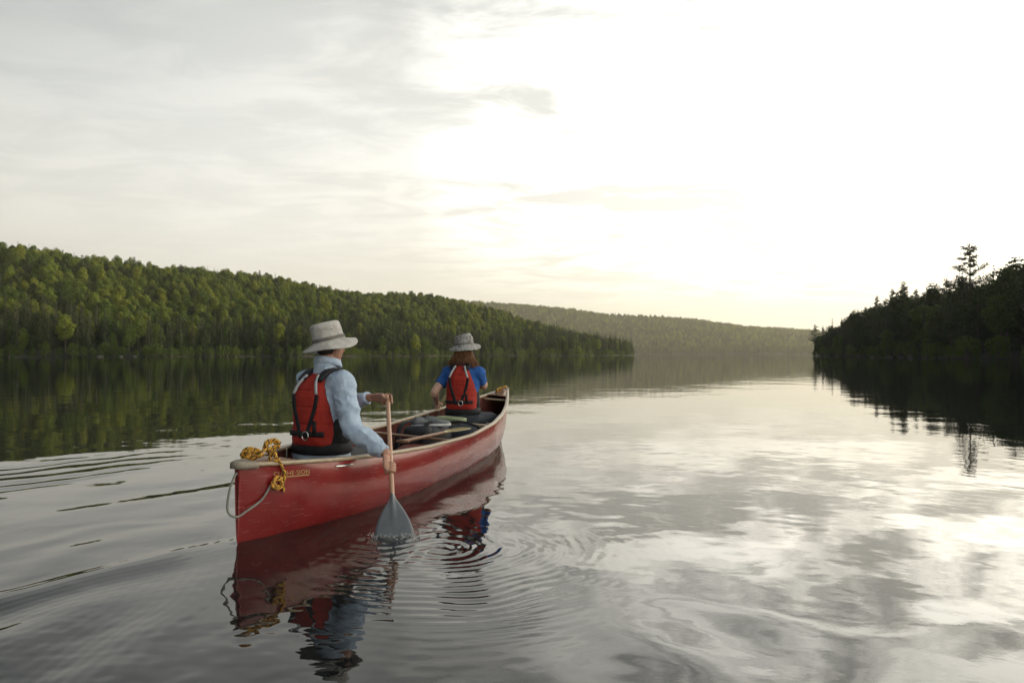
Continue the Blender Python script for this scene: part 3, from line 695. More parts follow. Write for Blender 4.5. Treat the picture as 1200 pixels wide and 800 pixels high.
# the hull outline at the water level (heeled), to leave the water out of the boat
WU = np.linspace(.0, CL, 120); WR, WL = [], []
for u in WU:
    s = section(u); best = {1: None, -1: None}
    for sd in (1, -1):
        pts = [(sd * v * math.cos(HEEL) + z * math.sin(HEEL), -sd * v * math.sin(HEEL) + z * math.cos(HEEL)) for v, z in s]   # (right, up)
        ins = [p for p in pts if p[1] <= 0]
        if ins and len(ins) < len(pts):
            a, b = pts[len(ins) - 1], pts[len(ins)]; t = -a[1] / (b[1] - a[1]); best[sd] = a[0] + (b[0] - a[0]) * t
    WR.append(best[1] if best[1] is not None else -9); WL.append(best[-1] if best[-1] is not None else 9)
WR, WL = np.array(WR), np.array(WL)
def water_height(X, Y):
    P = np.stack([X, Y], 1); u, v = uv_of(X, Y); h = np.zeros(len(X))
    warp = .07 * wav(P, 1.6, 5) + .03 * wav(P, 4.5, 6) + .012 * wav(P, 11, 7)
    brk = smooth01(.45 + .55 * wav(P, 1.1, 9, 20)); brk2 = smooth01(.4 + .6 * wav(P, 1.9, 10, 20))
    hw = np.interp(u, WU, WR, left=0, right=0)
    for sd, amp in ((1, .85), (-1, .80)):
        # bow wave arm: leaves the bow at about 19 degrees, then follows the boat
        back = CL - .35 - u; d = sd * v - .03 - np.maximum(back, 0) * math.tan(R(18.0)) + warp
        wd = .16 + .06 * np.clip(back, 0, 8)
        env = np.exp(-(np.minimum(d, 0) / (wd * 2.4)) ** 2) * np.exp(-(np.maximum(d, 0) / (wd * .55)) ** 2) * smooth01(back / .5) * np.exp(-np.maximum(back, 0) / 9) * (.35 + .65 * brk)
        h += amp * (.0085 if sd > 0 else .0065) * env * np.cos(d * 2 * np.pi / (.40 + .03 * np.clip(back, 0, 6)) + .5)
        h += amp * .0002 * env * brk2 * np.cos((d + .1 * u + .9 * warp + .03 * wav(P, 16, 77)) * 2 * np.pi / .06)
        # stern wave arm
        back = .25 - u; d = sd * v - np.maximum(back, 0) * math.tan(R(20)) - .02 + warp * .8
        wd = .14 + .08 * np.clip(back, 0, 6)
        env = np.exp(-(np.minimum(d, 0) / (wd * 2.2)) ** 2) * np.exp(-(np.maximum(d, 0) / (wd * .5)) ** 2) * smooth01(back / .3) * np.exp(-np.maximum(back, 0) / 5) * (.3 + .7 * brk2)
        h += amp * .0140 * env * np.cos(d * 2 * np.pi / .56 + .2)
        h += amp * .0008 * env * np.cos((d + .5 * warp) * 2 * np.pi / .06)
    # low swells left behind on the far (left) side, broken up
    left = smooth01((-v - .15) / .8) * smooth01((3.4 - u) / 2.5) * np.exp(-np.maximum(-v - 3.5, 0) / 2.5)
    ph = (-v * .94 + u * .34) + warp * 2.4
    h += .0075 * left * np.sin(ph * 2 * np.pi / 1.05) * (.25 + .75 * brk) + .0032 * left * np.sin((ph * 1.1 + .25 * wav(P, .9, 88)) * 2 * np.pi / .36) * brk2
    h += left * (.00050 * wav(P, 38, 36, 26, (.6, 1.3)) * brk + .0010 * wav(P, 14, 37, 24, (.6, 1.3)) * brk2)
    # rings round the paddle, and the swirl of the stroke before
    for cx_, cy_2, r0, lam, A, seed in ((PAD_IN.x + .02, PAD_IN.y - .02, .34, .075, .0024, 11), (PAD_IN.x + .28, PAD_IN.y - .30, .52, .055, .0011, 12), (PAD_IN.x + .30, PAD_IN.y - .20, .28, .10, .0026, 13)):
        rr = np.hypot((X - cx_) * .92, (Y - cy_2)); w2 = .05 * wav(P, 4.5, seed) + .024 * wav(P, 13, seed + 40)
        h += A * np.exp(-(rr / r0 / 1.25) ** 2) * np.cos((rr + w2) * 2 * np.pi / lam) * smooth01(rr / .05) * (.5 + .5 * smooth01(.5 + .7 * wav(P, 4, seed + 60)))
    rr = np.hypot(X - PAD_IN.x - .22, Y - PAD_IN.y + .20); w2 = .07 * wav(P, 2.2, 21) + .012 * wav(P, 12, 24)
    h += .0022 * smooth01((.75 - X) / .7) * np.exp(-((rr - .75) / .42) ** 2) * np.sin((rr + w2) * 2 * np.pi / .058) * (.5 + .5 * wav(P, 3, 22)) * smooth01((PAD_IN.y + .2 - Y) / .5)
    h += .0034 * np.exp(-(np.hypot(X - PAD_IN.x, (Y - PAD_IN.y) * 1.3) / .15) ** 2) * wav(P, 60, 23, 26)
    # soft eddies to the right and small breeze ripples near the boat
    e1 = np.exp(-(np.hypot((X - .75) / 1.5, Y - 2.6) / .55) ** 2)
    h += .0026 * e1 * wav(P + .25 * np.stack([wav(P, 2.5, 43), wav(P, 2.5, 44)], 1), 6.5, 41, 16)
    h += .0020 * wav(P, 3.6, 42, 22) * smooth01((X + .3) / 1.2) * np.exp(-np.maximum(Y - 1.5, 0) / 2.2)
    near = np.exp(-(np.hypot(u - .5, v - .2) / 3.2) ** 2)
    h += near * (.0013 * wav(P, 9, 31) + .00045 * wav(P, 32, 32, 26) * brk) + .0020 * wav(P, 2.2, 33, 20, (1, 1.6)) * np.exp(-np.hypot(X, Y) / 25)
    roughl = smooth01((-X + .4) / 1.6) * np.exp(-np.abs(Y - 2.3) / 1.5)
    h += roughl * (.00042 * wav(P, 60, 34, 30, (.7, 1.3)) * (.3 + .7 * brk) + .0009 * wav(P, 17, 35, 20, (.7, 1.4)) * brk2)
    # slight rise against the hull
    h += .004 * np.exp(-np.maximum(np.abs(v) - hw, 0) / .05) * (np.abs(v) < hw + .4) * ((u > 0) & (u < CL))
    return h
def spaced(a, b, s0, s1):
    out_ = [a]
    while out_[-1] < b: f = (out_[-1] - a) / (b - a); out_.append(out_[-1] + s0 + (s1 - s0) * f)
    return np.array(out_)
def geo(a, b, s0, k=1.35):
    out_ = []; x = a; s = s0
    while x < b: s *= k; x += s; out_.append(x)
    return np.array(out_)
dx = np.arange(-4.2, 3.6, .0135); xs = np.concatenate([-geo(4.2, 6000, .03)[::-1], dx, geo(dx[-1], 6000, .03)])
dy = spaced(.9, 13, .0085, .075); ys = np.concatenate([-geo(-.9, 3000, .03)[::-1], dy, geo(dy[-1], 7000, .08)])
X, Y = np.meshgrid(xs, ys); nx, ny = len(xs), len(ys)
H = water_height(X.ravel(), Y.ravel()).reshape(ny, nx)
fade = smooth01((X + 9) / 4.5) * smooth01((9 - X) / 4.5) * smooth01((22 - Y) / 8) * smooth01((Y - .2) / .6)
H = H * fade
me = bpy.data.meshes.new('water'); V = np.column_stack([X.ravel(), Y.ravel(), H.ravel()])
u_, v_ = uv_of(X, Y); iu = np.interp(u_, WU, WR, left=-9, right=-9); il = np.interp(u_, WU, WL, left=9, right=9)
inside = (v_ < iu - .012) & (v_ > il + .012)
I = np.arange(nx * ny).reshape(ny, nx); Q = np.stack([I[:-1, :-1], I[:-1, 1:], I[1:, 1:], I[1:, :-1]], -1).reshape(-1, 4)
Q = Q[~inside.ravel()[Q].all(1)]
me.vertices.add(len(V)); me.vertices.foreach_set('co', V.ravel())
me.loops.add(Q.size); me.loops.foreach_set('vertex_index', Q.ravel().astype(np.int32))
me.polygons.add(len(Q)); me.polygons.foreach_set('loop_start', np.arange(0, Q.size, 4, dtype=np.int32))
me.update(calc_edges=True); me.validate(); me.polygons.foreach_set('use_smooth', [True] * len(me.polygons)); me.update()
m, gg, bs, out = new_mat('lake_water')
m.node_tree.nodes.remove(bs)
pos = gg.n('ShaderNodeNewGeometry').outputs['Position']
mpn = gg.n('ShaderNodeMapping'); mpn.inputs['Scale'].default_value = (1, 1, 0); gg.put(mpn.inputs[0], pos)
n1 = gg.noise(mpn.outputs[0], .55, 4, .55); n2 = gg.noise(mpn.outputs[0], 3.0, 3, .5); msk = gg.rng(gg.noise(mpn.outputs[0], .045, 3, .6), .48, .72, .15, 1.0, True)
n3 = gg.noise(mpn.outputs[0], 26, 3, .5)
ht = gg.m('ADD', gg.m('MULTIPLY', n1, .009), gg.m('ADD', gg.m('MULTIPLY', gg.m('MULTIPLY', n2, msk), .0024), gg.m('MULTIPLY', n3, .0001)))
# a few small disturbed spots where fish rise or insects land
vo = gg.n('ShaderNodeTexVoronoi'); vo.inputs['Scale'].default_value = .22; gg.put(vo.inputs['Vector'], mpn.outputs[0])
spot = gg.rng(vo.outputs['Distance'], .0, .07, 1.0, 0.0, True)
ht = gg.m('ADD', ht, gg.m('MULTIPLY', spot, .004))
bn = gg.n('ShaderNodeBump'); bn.inputs['Strength'].default_value = 1.0; bn.inputs['Distance'].default_value = 1.0; gg.put(bn.inputs['Height'], ht)
fre = gg.n('ShaderNodeFresnel'); fre.inputs['IOR'].default_value = 1.58; gg.put(fre.inputs['Normal'], bn.outputs[0])
df = gg.n('ShaderNodeBsdfDiffuse'); df.inputs[0].default_value = (.010, .011, .011, 1)
gl = gg.n('ShaderNodeBsdfGlossy'); gl.inputs['Roughness'].default_value = .015; gl.inputs[0].default_value = (.97, .97, .97, 1); gg.put(gl.inputs['Normal'], bn.outputs[0])
mx = gg.n('ShaderNodeMixShader'); gg.put(mx.inputs[0], fre.outputs[0])
for a, b in ((df.outputs[0], mx.inputs[1]), (gl.outputs[0], mx.inputs[2]), (mx.outputs[0], out.inputs[0])): m.node_tree.links.new(a, b)
water = obj('lake_water', me, m); water['kind'] = 'structure'

# ------------------------------------------------------------------ people
def catmull(pts, n=6):
    pts = [Vector(p) for p in pts]; out_ = []
    P_ = [pts[0] * 2 - pts[1]] + pts + [pts[-1] * 2 - pts[-2]]
    for i in range(1, len(P_) - 2):
        for k in range(n):
            t = k / n; a, b, c, d = P_[i - 1:i + 3]
            out_.append(.5 * ((2 * b) + (c - a) * t + (2 * a - 5 * b + 4 * c - d) * t * t + (3 * b - a - 3 * c + d) * t ** 3))
    out_.append(pts[-1]); return out_
def ribbon(mb, pts, normals, width, thick):
    """flat webbing strap that follows points, lying across the given surface normals"""
    rings = []
    for i, p in enumerate(pts):
        p = Vector(p); t = (Vector(pts[min(i + 1, len(pts) - 1)]) - Vector(pts[max(i - 1, 0)])).normalized()
        n = Vector(normals[i]); n = (n - t * n.dot(t)).normalized(); s = t.cross(n) * width / 2
        rings.append([p - s, p + s, p + s + n * thick, p - s + n * thick])
    mb.loft(rings); return mb
def grip_hand(mb, wrist, center, axis, r_grip, thumb_dir, k=1.0, start=-35, sweep=215, palm_off=.016):
    """hand closed on a bar: palm on the wrist side, four fingers round the bar, thumb the other way"""
    axis = Vector(axis).normalized(); center = Vector(center); wrist = Vector(wrist)
    p = wrist - center; p = (p - axis * p.dot(axis)).normalized()      # from the bar towards the palm
    q = axis.cross(p) * thumb_dir                                      # fingers go round through q
    fr = .0088 * k
    palm_c = center + p * (r_grip + palm_off)
    kn = []
    for i, (off, ln, rr) in enumerate(((.033, .93, 1.0), (.011, 1.0, 1.05), (-.011, .95, 1.0), (-.032, .80, .86))):
        c0 = center + axis * off * k; R_ = r_grip + fr * rr + .001; pts = []
        for j in range(8):
            a = R(start + sweep * ln * j / 7)
            pts.append(c0 + (p * math.cos(a) + q * math.sin(a)) * (R_ + (.006 if j == 0 else 0)))
        mb.tube(pts, [fr * rr * 1.12] + [fr * rr * f for f in (1.08, 1.0, 1.04, .96, 1.0, .92, .82)], 9)
        kn.append(pts[0])
        back = palm_c + axis * off * .8 * k + p * .006
        mb.tube([wrist + axis * off * .45 * k, back, pts[0]], [.015 * k, .0135 * k, .0105 * k], 9)
    # thumb leaves the side of the palm near its base
    tb = wrist.lerp(palm_c, .45) + axis * .030 * k
    pts = [tb, palm_c + axis * .046 * k - q * .010]
    for a in (-55, -95, -130): pts.append(center + axis * .050 * k + (p * math.cos(R(a)) + q * math.sin(R(a))) * (r_grip + fr * 1.1))
    mb.tube(pts, [.014 * k, .0125 * k, .0108 * k, .0100 * k, .0088 * k], 9)
    mb.tube([wrist, palm_c], [.026 * k, .031 * k], 12, flat=.55, up=axis)
def person(name, label, base, yaw, k, J, clothes, head_yaw, lean, hat, hair_kind):
    """J: world positions of shoulders, elbows, wrists, knees, feet and the grips. Everything is stored relative to the seat point."""
    root = thing(name, label, 'person', base, (0, 0, yaw))
    inv = frame_of(root).inverted()
    L = {a: inv @ b for a, b in J.items() if isinstance(b, Vector)}
    zs = np.array([-.03, .04, .12, .20, .29, .38, .47, .53, .575, .61]) * k
    A_ = np.array([.165, .180, .172, .160, .163, .176, .186, .180, .145, .085]) * k * clothes.get('wide', 1)
    B_ = np.array([.125, .130, .122, .114, .112, .117, .120, .110, .090, .070]) * k
    CX = np.array([0, 0, .0, .005, .01, .015, .02, .03, .04, .055]) * lean
    def ring_at(z): return float(np.interp(z, zs, A_)), float(np.interp(z, zs, B_)), float(np.interp(z, zs, CX))
    def torso_pt(y, z, off, front=False):
        a, b, c = ring_at(z); a += off; b += off; yy = max(min(y / a, .985), -.985); x = b * (1 - abs(yy) ** 2.3) ** (1 / 2.3)
        return Vector((c + (x if front else -x), y if abs(y) < a * .985 else a * yy, z))
    def torso(mb, off, i0=0, i1=None):
        rings = []
        for z in np.linspace(zs[0] if i0 == 0 else i0, zs[-1] if i1 is None else i1, 16):
            a, b, c = ring_at(z); a += off; b += off
            rings.append([(c + b * math.copysign(abs(math.cos(t)) ** .87, math.cos(t)), a * math.copysign(abs(math.sin(t)) ** .87, math.sin(t)), z) for t in np.linspace(0, 2 * math.pi, 29)[:-1]])
        mb.loft(rings)
    hx = float(CX[-1]) + .025 * k; hz = (.80 if 'hz' not in clothes else clothes['hz']) * k
    HR = Matrix.Rotation(head_yaw, 3, 'Z') @ Matrix.Rotation(R(4), 3, 'Y')
    hc = Vector((hx, 0, hz)); hp = lambda x, y, z: hc + HR @ (Vector((x, y, z)) * k)
    # ---- body: one continuous surface
    b = MB(); torso(b, -.004)
    b.tube([(CX[-1] - .01, 0, .57 * k), hp(-.015, 0, -.07)], [.066 * k, .056 * k], 14)
    b.ell(hp(-.012, 0, .025), (.098 * k, .077 * k, .098 * k), HR)           # cranium
    b.ell(hp(.022, 0, -.030), (.070 * k, .066 * k, .088 * k), HR)           # face
    b.ell(hp(.048, 0, -.088), (.040 * k, .040 * k, .030 * k), HR)           # jaw and chin
    b.tube([hp(.085, 0, .010), hp(.104, 0, -.024), hp(.098, 0, -.034)], [.009 * k, .014 * k, .012 * k], 8)      # nose
    b.tube([hp(.080, -.022, -.062), hp(.090, 0, -.062), hp(.080, .022, -.062)], [.006 * k, .0075 * k, .006 * k], 8)   # lips
    b.tube([hp(.074, -.040, .020), hp(.088, 0, .022), hp(.074, .040, .020)], [.010 * k, .010 * k, .010 * k], 8)  # brow
    for sd in (-1, 1):
        b.tube([hp(-.008, sd * .078, .012), hp(-.014, sd * .085, -.002), hp(-.004, sd * .080, -.032)], [.011 * k, .014 * k, .009 * k], 8, flat=.5)    # ears
        s = 'R' if sd < 0 else 'L'
        sh, el, wr = L['sh' + s], L['el' + s], L['wr' + s]
        b.tube(catmull([Vector((CX[7], -sd * -.08 * k, .50 * k)), sh, sh.lerp(el, .5), el, el.lerp(wr, .35), wr], 3),
               [f * k for f in np.interp(np.linspace(0, 1, 16), [0, .2, .4, .6, .75, 1], [.060, .060, .050, .042, .043, .029])], 14)
        grip_hand(b, wr, L['gr' + s], (inv.to_3x3() @ Vector(J['ax' + s])), J['rg' + s], J['th' + s], k, *J.get('hd' + s, ()))
        kn, ft = L['kn' + s], L['ft' + s]; hip = Vector((.02, sd * .09 * k, .03 * k))
        b.tube(catmull([hip, hip.lerp(kn, .5), kn, kn.lerp(ft, .4), ft], 3), [f * k for f in np.interp(np.linspace(0, 1, 13), [0, .25, .5, .65, 1], [.088, .078, .056, .056, .040])], 14)
        b.tube([ft, ft + Vector((.13, 0, -.02)) * k], [.042 * k, .034 * k], 10)
    def clear(mesh_lists): pass
    body_me = remeshed(b, .0042, 3, 'body', None, .45)
    body = obj('body', body_me, clothes['skin'], root)
    for sd in (-1, 1): MB().ell(hp(.082, sd * .030, .004), (.011 * k,) * 3, None, 10, 7).build('eye', M['eye'], body)
    # ---- shirt with sleeves, folds and collar
    s_ = MB(); torso(s_, .012)
    for sd in (-1, 1):
        s = 'R' if sd < 0 else 'L'; sh, el, wr = L['sh' + s], L['el' + s], L['wr' + s]
        s_.tube([Vector((CX[7], sd * .03 * k, .54 * k)), sh.lerp(Vector((CX[7], 0, .5 * k)), .25), sh], [.078 * k, .084 * k, .078 * k], 14)
        if clothes['long']:
            s_.tube(catmull([sh, sh.lerp(el, .5) + Vector((0, 0, -.005)), el, el.lerp(wr, .5), wr.lerp(el, .06)], 4),
                    [f * k for f in np.interp(np.linspace(0, 1, 17), [0, .25, .5, .75, 1], [.080, .073, .066, .063, .045])], 16, round_caps=False)
        else:
            e2 = sh.lerp(el, .62); s_.tube([sh, sh.lerp(e2, .5), e2], [.070 * k, .066 * k, .063 * k], 16, round_caps=False)
    s_.tube([(CX[-1] - .018, 0, .58 * k), hp(-.022, 0, -.102)], [.078 * k, .070 * k], 16, round_caps=False)
    def folds(co):
        w_ = wav(co, 26, 61, 16, (1, 1, 1.7)); w2 = wav(co, 55, 62, 16); f = np.clip(1 - np.abs(w_), -.2, 1) ** 2
        w3 = np.clip(1 - np.abs(wav(co, 13, 63, 14, (1, 1, 1.5))) * 1.3, 0, 1) ** 2
        return (.0075 * f + .0024 * w2 + .009 * w3 - .003) * clothes.get('fold', 1)
    obj('shirt', remeshed(s_, .0065, 5, 'shirt', folds), clothes['shirt'], root)
    if clothes['long']:
        cb_ = MB(); c0 = hp(-.020, 0, -.098); rings = []
        for zz_, rr in ((-.040, .086), (.0, .080), (.012, .079), (.010, .086), (-.034, .098)):
            rings.append([c0 + Vector((rr * k * 1.02 * math.cos(t) + .01, rr * k * math.sin(t), zz_ * k - .02 * k * math.cos(t))) for t in np.linspace(0, 2 * math.pi, 25)[:-1]])
        cb_.loft(rings + [rings[0]], cap=False); cb_.build('collar', clothes['shirt'], root)
    # ---- trousers and shoes
    t_ = MB()
    rings = []
    for z in np.linspace(-.03 * k, clothes.get('waist', .13) * k, 6):
        a, bb, c = ring_at(z); a += .026; bb += .026
        rings.append([(c + bb * math.cos(t), a * math.sin(t), z) for t in np.linspace(0, 2 * math.pi, 25)[:-1]])
    t_.loft(rings)
    for sd in (-1, 1):
        s = 'R' if sd < 0 else 'L'; kn, ft = L['kn' + s], L['ft' + s]; hip = Vector((.02, sd * .09 * k, .03 * k))
        t_.tube(catmull([hip, hip.lerp(kn, .5), kn, kn.lerp(ft, .45), ft.lerp(kn, .08)], 3), [f * k for f in np.interp(np.linspace(0, 1, 13), [0, .25, .5, .65, 1], [.102, .094, .074, .072, .066])], 14, round_caps=False)
    obj('trousers', remeshed(t_, .010, 4, 'trousers', lambda co: .004 * wav(co, 30, 65)), clothes['trousers'], root)
    for sd in (-1, 1):
        ft = L['ft' + ('R' if sd < 0 else 'L')]
        MB().tube([ft + Vector((-.03, 0, -.01)), ft + Vector((.06, 0, -.03)), ft + Vector((.17, 0, -.04))], [.050, .052, .040], 12).build('shoe', M['pack'], root)
    # ---- buoyancy vest
    vst = MB()
    def panel(zlist, wlist, ylist, off, thick, front=False, n=41, split=None):
        rows = []
        zz_ = np.linspace(zlist[0], zlist[-1], 70)
        def shell(o2, ins):
            g_ = []
            for z in zz_:
                w_ = float(np.interp(z, zlist, wlist)) * k; y0 = float(np.interp(z, zlist, ylist)) * k; row = []
                fz = (z - zlist[0]) / (zlist[-1] - zlist[0]); ez = 1 - abs(2 * fz - 1) ** 8
                for c in np.linspace(-1, 1, n):
                    e_ = (1 - abs(c) ** 5) * ez
                    row.append(torso_pt(y0 + c * w_, z * k, off + (o2 * (.25 + .75 * e_) if o2 else 0), front))
                g_.append(row)
            return g_
        o_, i_ = shell(thick, 0), shell(0, 0); mb = MB(); nr = len(o_)
        for gset, flip in ((o_, False), (i_, True)):
            base_i = len(mb.v)
            for row in gset: mb.v.extend([tuple(p) for p in row])
            for r_ in range(nr - 1):
                for c in range(n - 1):
                    q = (base_i + r_ * n + c, base_i + r_ * n + c + 1, base_i + (r_ + 1) * n + c + 1, base_i + (r_ + 1) * n + c)
                    mb.f.append(q[::-1] if flip else q)
        off2 = nr * n; border = [r_ * n for r_ in range(nr)] + [(nr - 1) * n + c for c in range(1, n)] + [r_ * n + n - 1 for r_ in range(nr - 2, -1, -1)] + [c for c in range(n - 2, 0, -1)]
        for a_, b_ in zip(border, border[1:] + border[:1]): mb.f.append((a_, b_, b_ + off2, a_ + off2))
        return mb
    ZL = [.14, .22, .33, .43, .52, .615]
    back = panel(ZL, [.166, .174, .166, .146, .112, .066], [0] * 6, .016, .044)
    me_b = back.mesh('v'); n_ = len(me_b.vertices); co = np.empty(n_ * 3); me_b.vertices.foreach_get('co', co); co = co.reshape(-1, 3)
    quilt = .004 * wav(co, 30, 71) + .0022 * wav(co, 75, 72); co[:, 0] -= np.abs(quilt) * .8 - sum(.007 * np.exp(-((co[:, 2] - z0 * k + .02 * np.abs(co[:, 1])) / .005) ** 2) for z0 in (.29, .40, .51)); me_b.vertices.foreach_set('co', co.ravel()); me_b.update()
    vest = obj('life_vest', me_b, M['vest'], root)
    for sd in (-1, 1):
        panel([.14, .30, .45, .555], [.062, .064, .050, .032], [sd * .070, sd * .072, sd * .078, sd * .080], .016, .042, True, 11).build('front_panel', M['vest'], vest)
    # black side panels and waist belt wrap all round
    wb = MB(); rings = []
    for z, o2 in ((.085, .020), (.095, .034), (.150, .036), (.165, .022)):
        a, bb, c = ring_at(z * k); a += o2; bb += o2
        rings.append([(c + bb * math.copysign(abs(math.cos(t)) ** .87, math.cos(t)), a * math.copysign(abs(math.sin(t)) ** .87, math.sin(t)), z * k) for t in np.linspace(0, 2 * math.pi, 41)[:-1]])
    wb.loft(rings, cap=False); wb.build('waist_belt', M['black'], vest)
    for sd in (-1, 1):
        sp_ = MB(); rings = []
        for z, o2 in ((.14, .018), (.15, .030), (.28, .032), (.335, .020)):
            a, bb, c = ring_at(z * k); a += o2; bb += o2
            rings.append([(c + bb * math.cos(t), sd * a * math.sin(t), z * k) for t in np.linspace(R(50), R(128), 14)])
        sp_.loft(rings, closed=False, cap=False); sp_.build('side_panel', M['black'], vest)
        # shoulder strap over the top, reflective tape, V straps
        zt = .575
        path = [torso_pt(sd * .072 * k, .565 * k, .050), torso_pt(sd * .076 * k, .595 * k, .045), Vector((CX[8] - .045, sd * .082 * k, .628 * k)), Vector((CX[8] + .035, sd * .088 * k, .628 * k)), torso_pt(sd * .084 * k, .55 * k, .056, True), torso_pt(sd * .080 * k, .47 * k, .060, True)]
        pp = catmull(path, 5); nn = [Vector((p.x - CX[8], 0, .04 + (p.z - .56 * k) * 2)).normalized() for p in pp]
        ribbon(MB(), pp, nn, .058 * k, .020).build('shoulder_strap', M['black'], vest)
        tp = [torso_pt(sd * y_ * k, z_ * k, .062 + .004) for y_, z_ in ((.050, .606), (.064, .575), (.082, .535), (.100, .485))]
        ribbon(MB(), catmull(tp, 4), [Vector((-1, 0, .25))] * 13, .020 * k, .006).build('reflective_strip', M['reflect'], vest)
        vp = [torso_pt(sd * y_ * k, z_ * k, .0615) for y_, z_ in ((.102, .48), (.090, .40), (.060, .31), (.022, .20))]
        ribbon(MB(), catmull(vp, 5), [Vector((-1, 0, .05))] * 16, .030 * k, .004).build('webbing_strap', M['black'], vest)
    for z_ in (.225,):
        hp_ = [torso_pt(y_ * k, z_ * k, .0600) for y_ in np.linspace(-.150, .150, 17)]
        ribbon(MB(), hp_, [Vector((-1, -3 * p.y, 0)).normalized() for p in hp_], .034 * k, .004).build('webbing_strap', M['black'], vest)
    rc = torso_pt(-.030 * k, .215 * k, .074); rb = MB()
    rb.tube([rc + Vector((-.004 * math.cos(t), math.cos(t) * .023 * k, math.sin(t) * .028 * k)) for t in np.linspace(0, 2 * math.pi, 25)], .0032, 8, round_caps=False)
    rb.build('tow_ring', M['metal'], vest)
    MB().box(torso_pt(-.088 * k, .27 * k, .064), (.012, .024 * k, .085 * k)).build('strap_keeper', M['black'], vest)
    # ---- hat
    hcen = hp(-.008, 0, hat['lift']); HT = Matrix.Rotation(head_yaw, 3, 'Z') @ Matrix.Rotation(R(hat['pitch']), 3, 'Y') @ Matrix.Rotation(R(hat['roll']), 3, 'X')
    def hat_ring(r_, z, droop=0, ph=0, sx=1.12, na=48):
        out_ = []
        for t in np.linspace(0, 2 * math.pi, na + 1)[:-1]:
            dz = droop * (-.70 + .60 * math.cos(2 * t + ph)) + .34 * droop * math.sin(3 * t + 1.3 + ph)
            rr = r_ * (1 + .018 * math.sin(5 * t + ph + z * 30))
            out_.append(hcen + HT @ (Vector((rr * sx * math.cos(t), rr * math.sin(t), z + dz)) * k))
        return out_
    br, ch = hat['brim'], hat['crown']; c1 = hat['r']
    prof = [(c1 * .98, -.004, 0), (c1 * 1.04, -.006, 0), ((c1 + br) / 2, -.012, .012), (br * .97, -.020, .030), (br, -.022, .034), (br, -.016, .034), (br * .97, -.013, .030), ((c1 + br) / 2, -.003, .012), (c1 * 1.06, .006, 0), (c1 * 1.02, .014, 0), (c1 * 1.0, ch * .40, 0), (c1 * .95, ch * .74, 0), (c1 * .91, ch * .88, 0), (c1 * .84, ch * .96, 0), (c1 * .72, ch, 0), (c1 * .5, ch * .995, .0), (c1 * .25, ch * .97, 0), (c1 * .02, ch * .965, 0)]
    hb = MB(); hb.loft([hat_ring(r_, z, d_, hat.get('ph', 0)) for r_, z, d_ in prof], cap=False)
    hme = hb.mesh('hat'); n_ = len(hme.vertices); co = np.empty(n_ * 3); hme.vertices.foreach_get('co', co); co = co.reshape(-1, 3)
    lz = np.array([(HT.inverted() @ (Vector(c) - hcen)).z for c in co]) / k; w_ = np.clip((lz - .02) / .04, 0, 1)
    dvec = co - np.array(hcen); dvec[:, 2] = 0; dvec /= np.linalg.norm(dvec, axis=1)[:, None] + 1e-9
    co += dvec * (w_ * (.0075 * wav(co, 22, hat['seed']) + .0042 * wav(co, 60, hat['seed'] + 1, 14, (.4, .4, 1.6))))[:, None]
    co[:, 2] += w_ * (.010 * wav(co, 18, hat['seed'] + 2)) * (lz > ch * .7); hme.vertices.foreach_set('co', co.ravel()); hme.update()
    ho = obj('hat', hme, hat['mat'], root)
    bb_ = MB(); bb_.loft([hat_ring(c1 * 1.045, .012), hat_ring(c1 * 1.05, .016), hat_ring(c1 * 1.035, .034), hat_ring(c1 * 1.0, .037)], cap=False); bb_.build('hat_band', M['hat_band'], ho)
    for sd in (-1, 1):
        for dx_ in (-.02, .02):
            c_ = hcen + HT @ (Vector((dx_, sd * c1 * 1.01, ch * .62)) * k); MB().ell(c_, (.005 * k, .004 * k, .005 * k), None, 8, 5).build('eyelet', M['metal'], ho)
    # ---- hair
    hr = np.random.default_rng(5 + len(name)); hm_ = MB()
    if hair_kind == 'short':
        cap_ = MB(); cap_.ell(hp(-.018, 0, .012), (.100 * k, .082 * k, .094 * k), HR, 24, 14)
        me_h = cap_.mesh('hair'); bm = bmesh.new(); bm.from_mesh(me_h)
        iHR = HR.inverted()
        for v in list(bm.verts):
            l = iHR @ (v.co - hc) / k
            if l.z < -.072 or l.x > .035 or (l.z < -.02 and l.x > -.005): bm.verts.remove(v)
        bm.to_mesh(me_h); bm.free(); me_h.update(); obj('hair', me_h, M['hair_dark'], root)
    else:
        for i in range(420):
            a = hr.uniform(R(62), R(298)); sgn = math.sin(a); edge = abs(sgn)
            p0 = hp(-.012 + .086 * math.cos(a), .076 * math.sin(a), .045 + hr.uniform(-.015, .02))
            p1 = hp(-.016 + .098 * math.cos(a), .092 * math.sin(a), -.035)
            fl = hr.uniform(.9, 1.15); ln = hr.uniform(.08, .16) * (1.0 if edge > .4 else .85)
            p2 = hp(-.020 + .098 * math.cos(a) * fl, .100 * math.sin(a) * fl + sgn * .012, -.105)
            p3 = hp(-.010 + .096 * math.cos(a) * fl + hr.normal() * .012, (.112 * math.sin(a) * fl + sgn * .02 + hr.normal() * .014), -.105 - ln * .55)
            p4 = p3 + Vector((hr.normal() * .012 + .012, sgn * .010 + hr.normal() * .012, -ln * .34))
            if math.cos(a) < -.5: p3.x -= .012; p4.x -= .010
            pts = catmull([p0, p1, p2, p3, p4], 3); hm_.tube(pts, list(np.linspace(.0042, .0008, len(pts)) * k), 4, round_caps=False)
        hm_.build('hair', M['hair_auburn'], root)
    return root

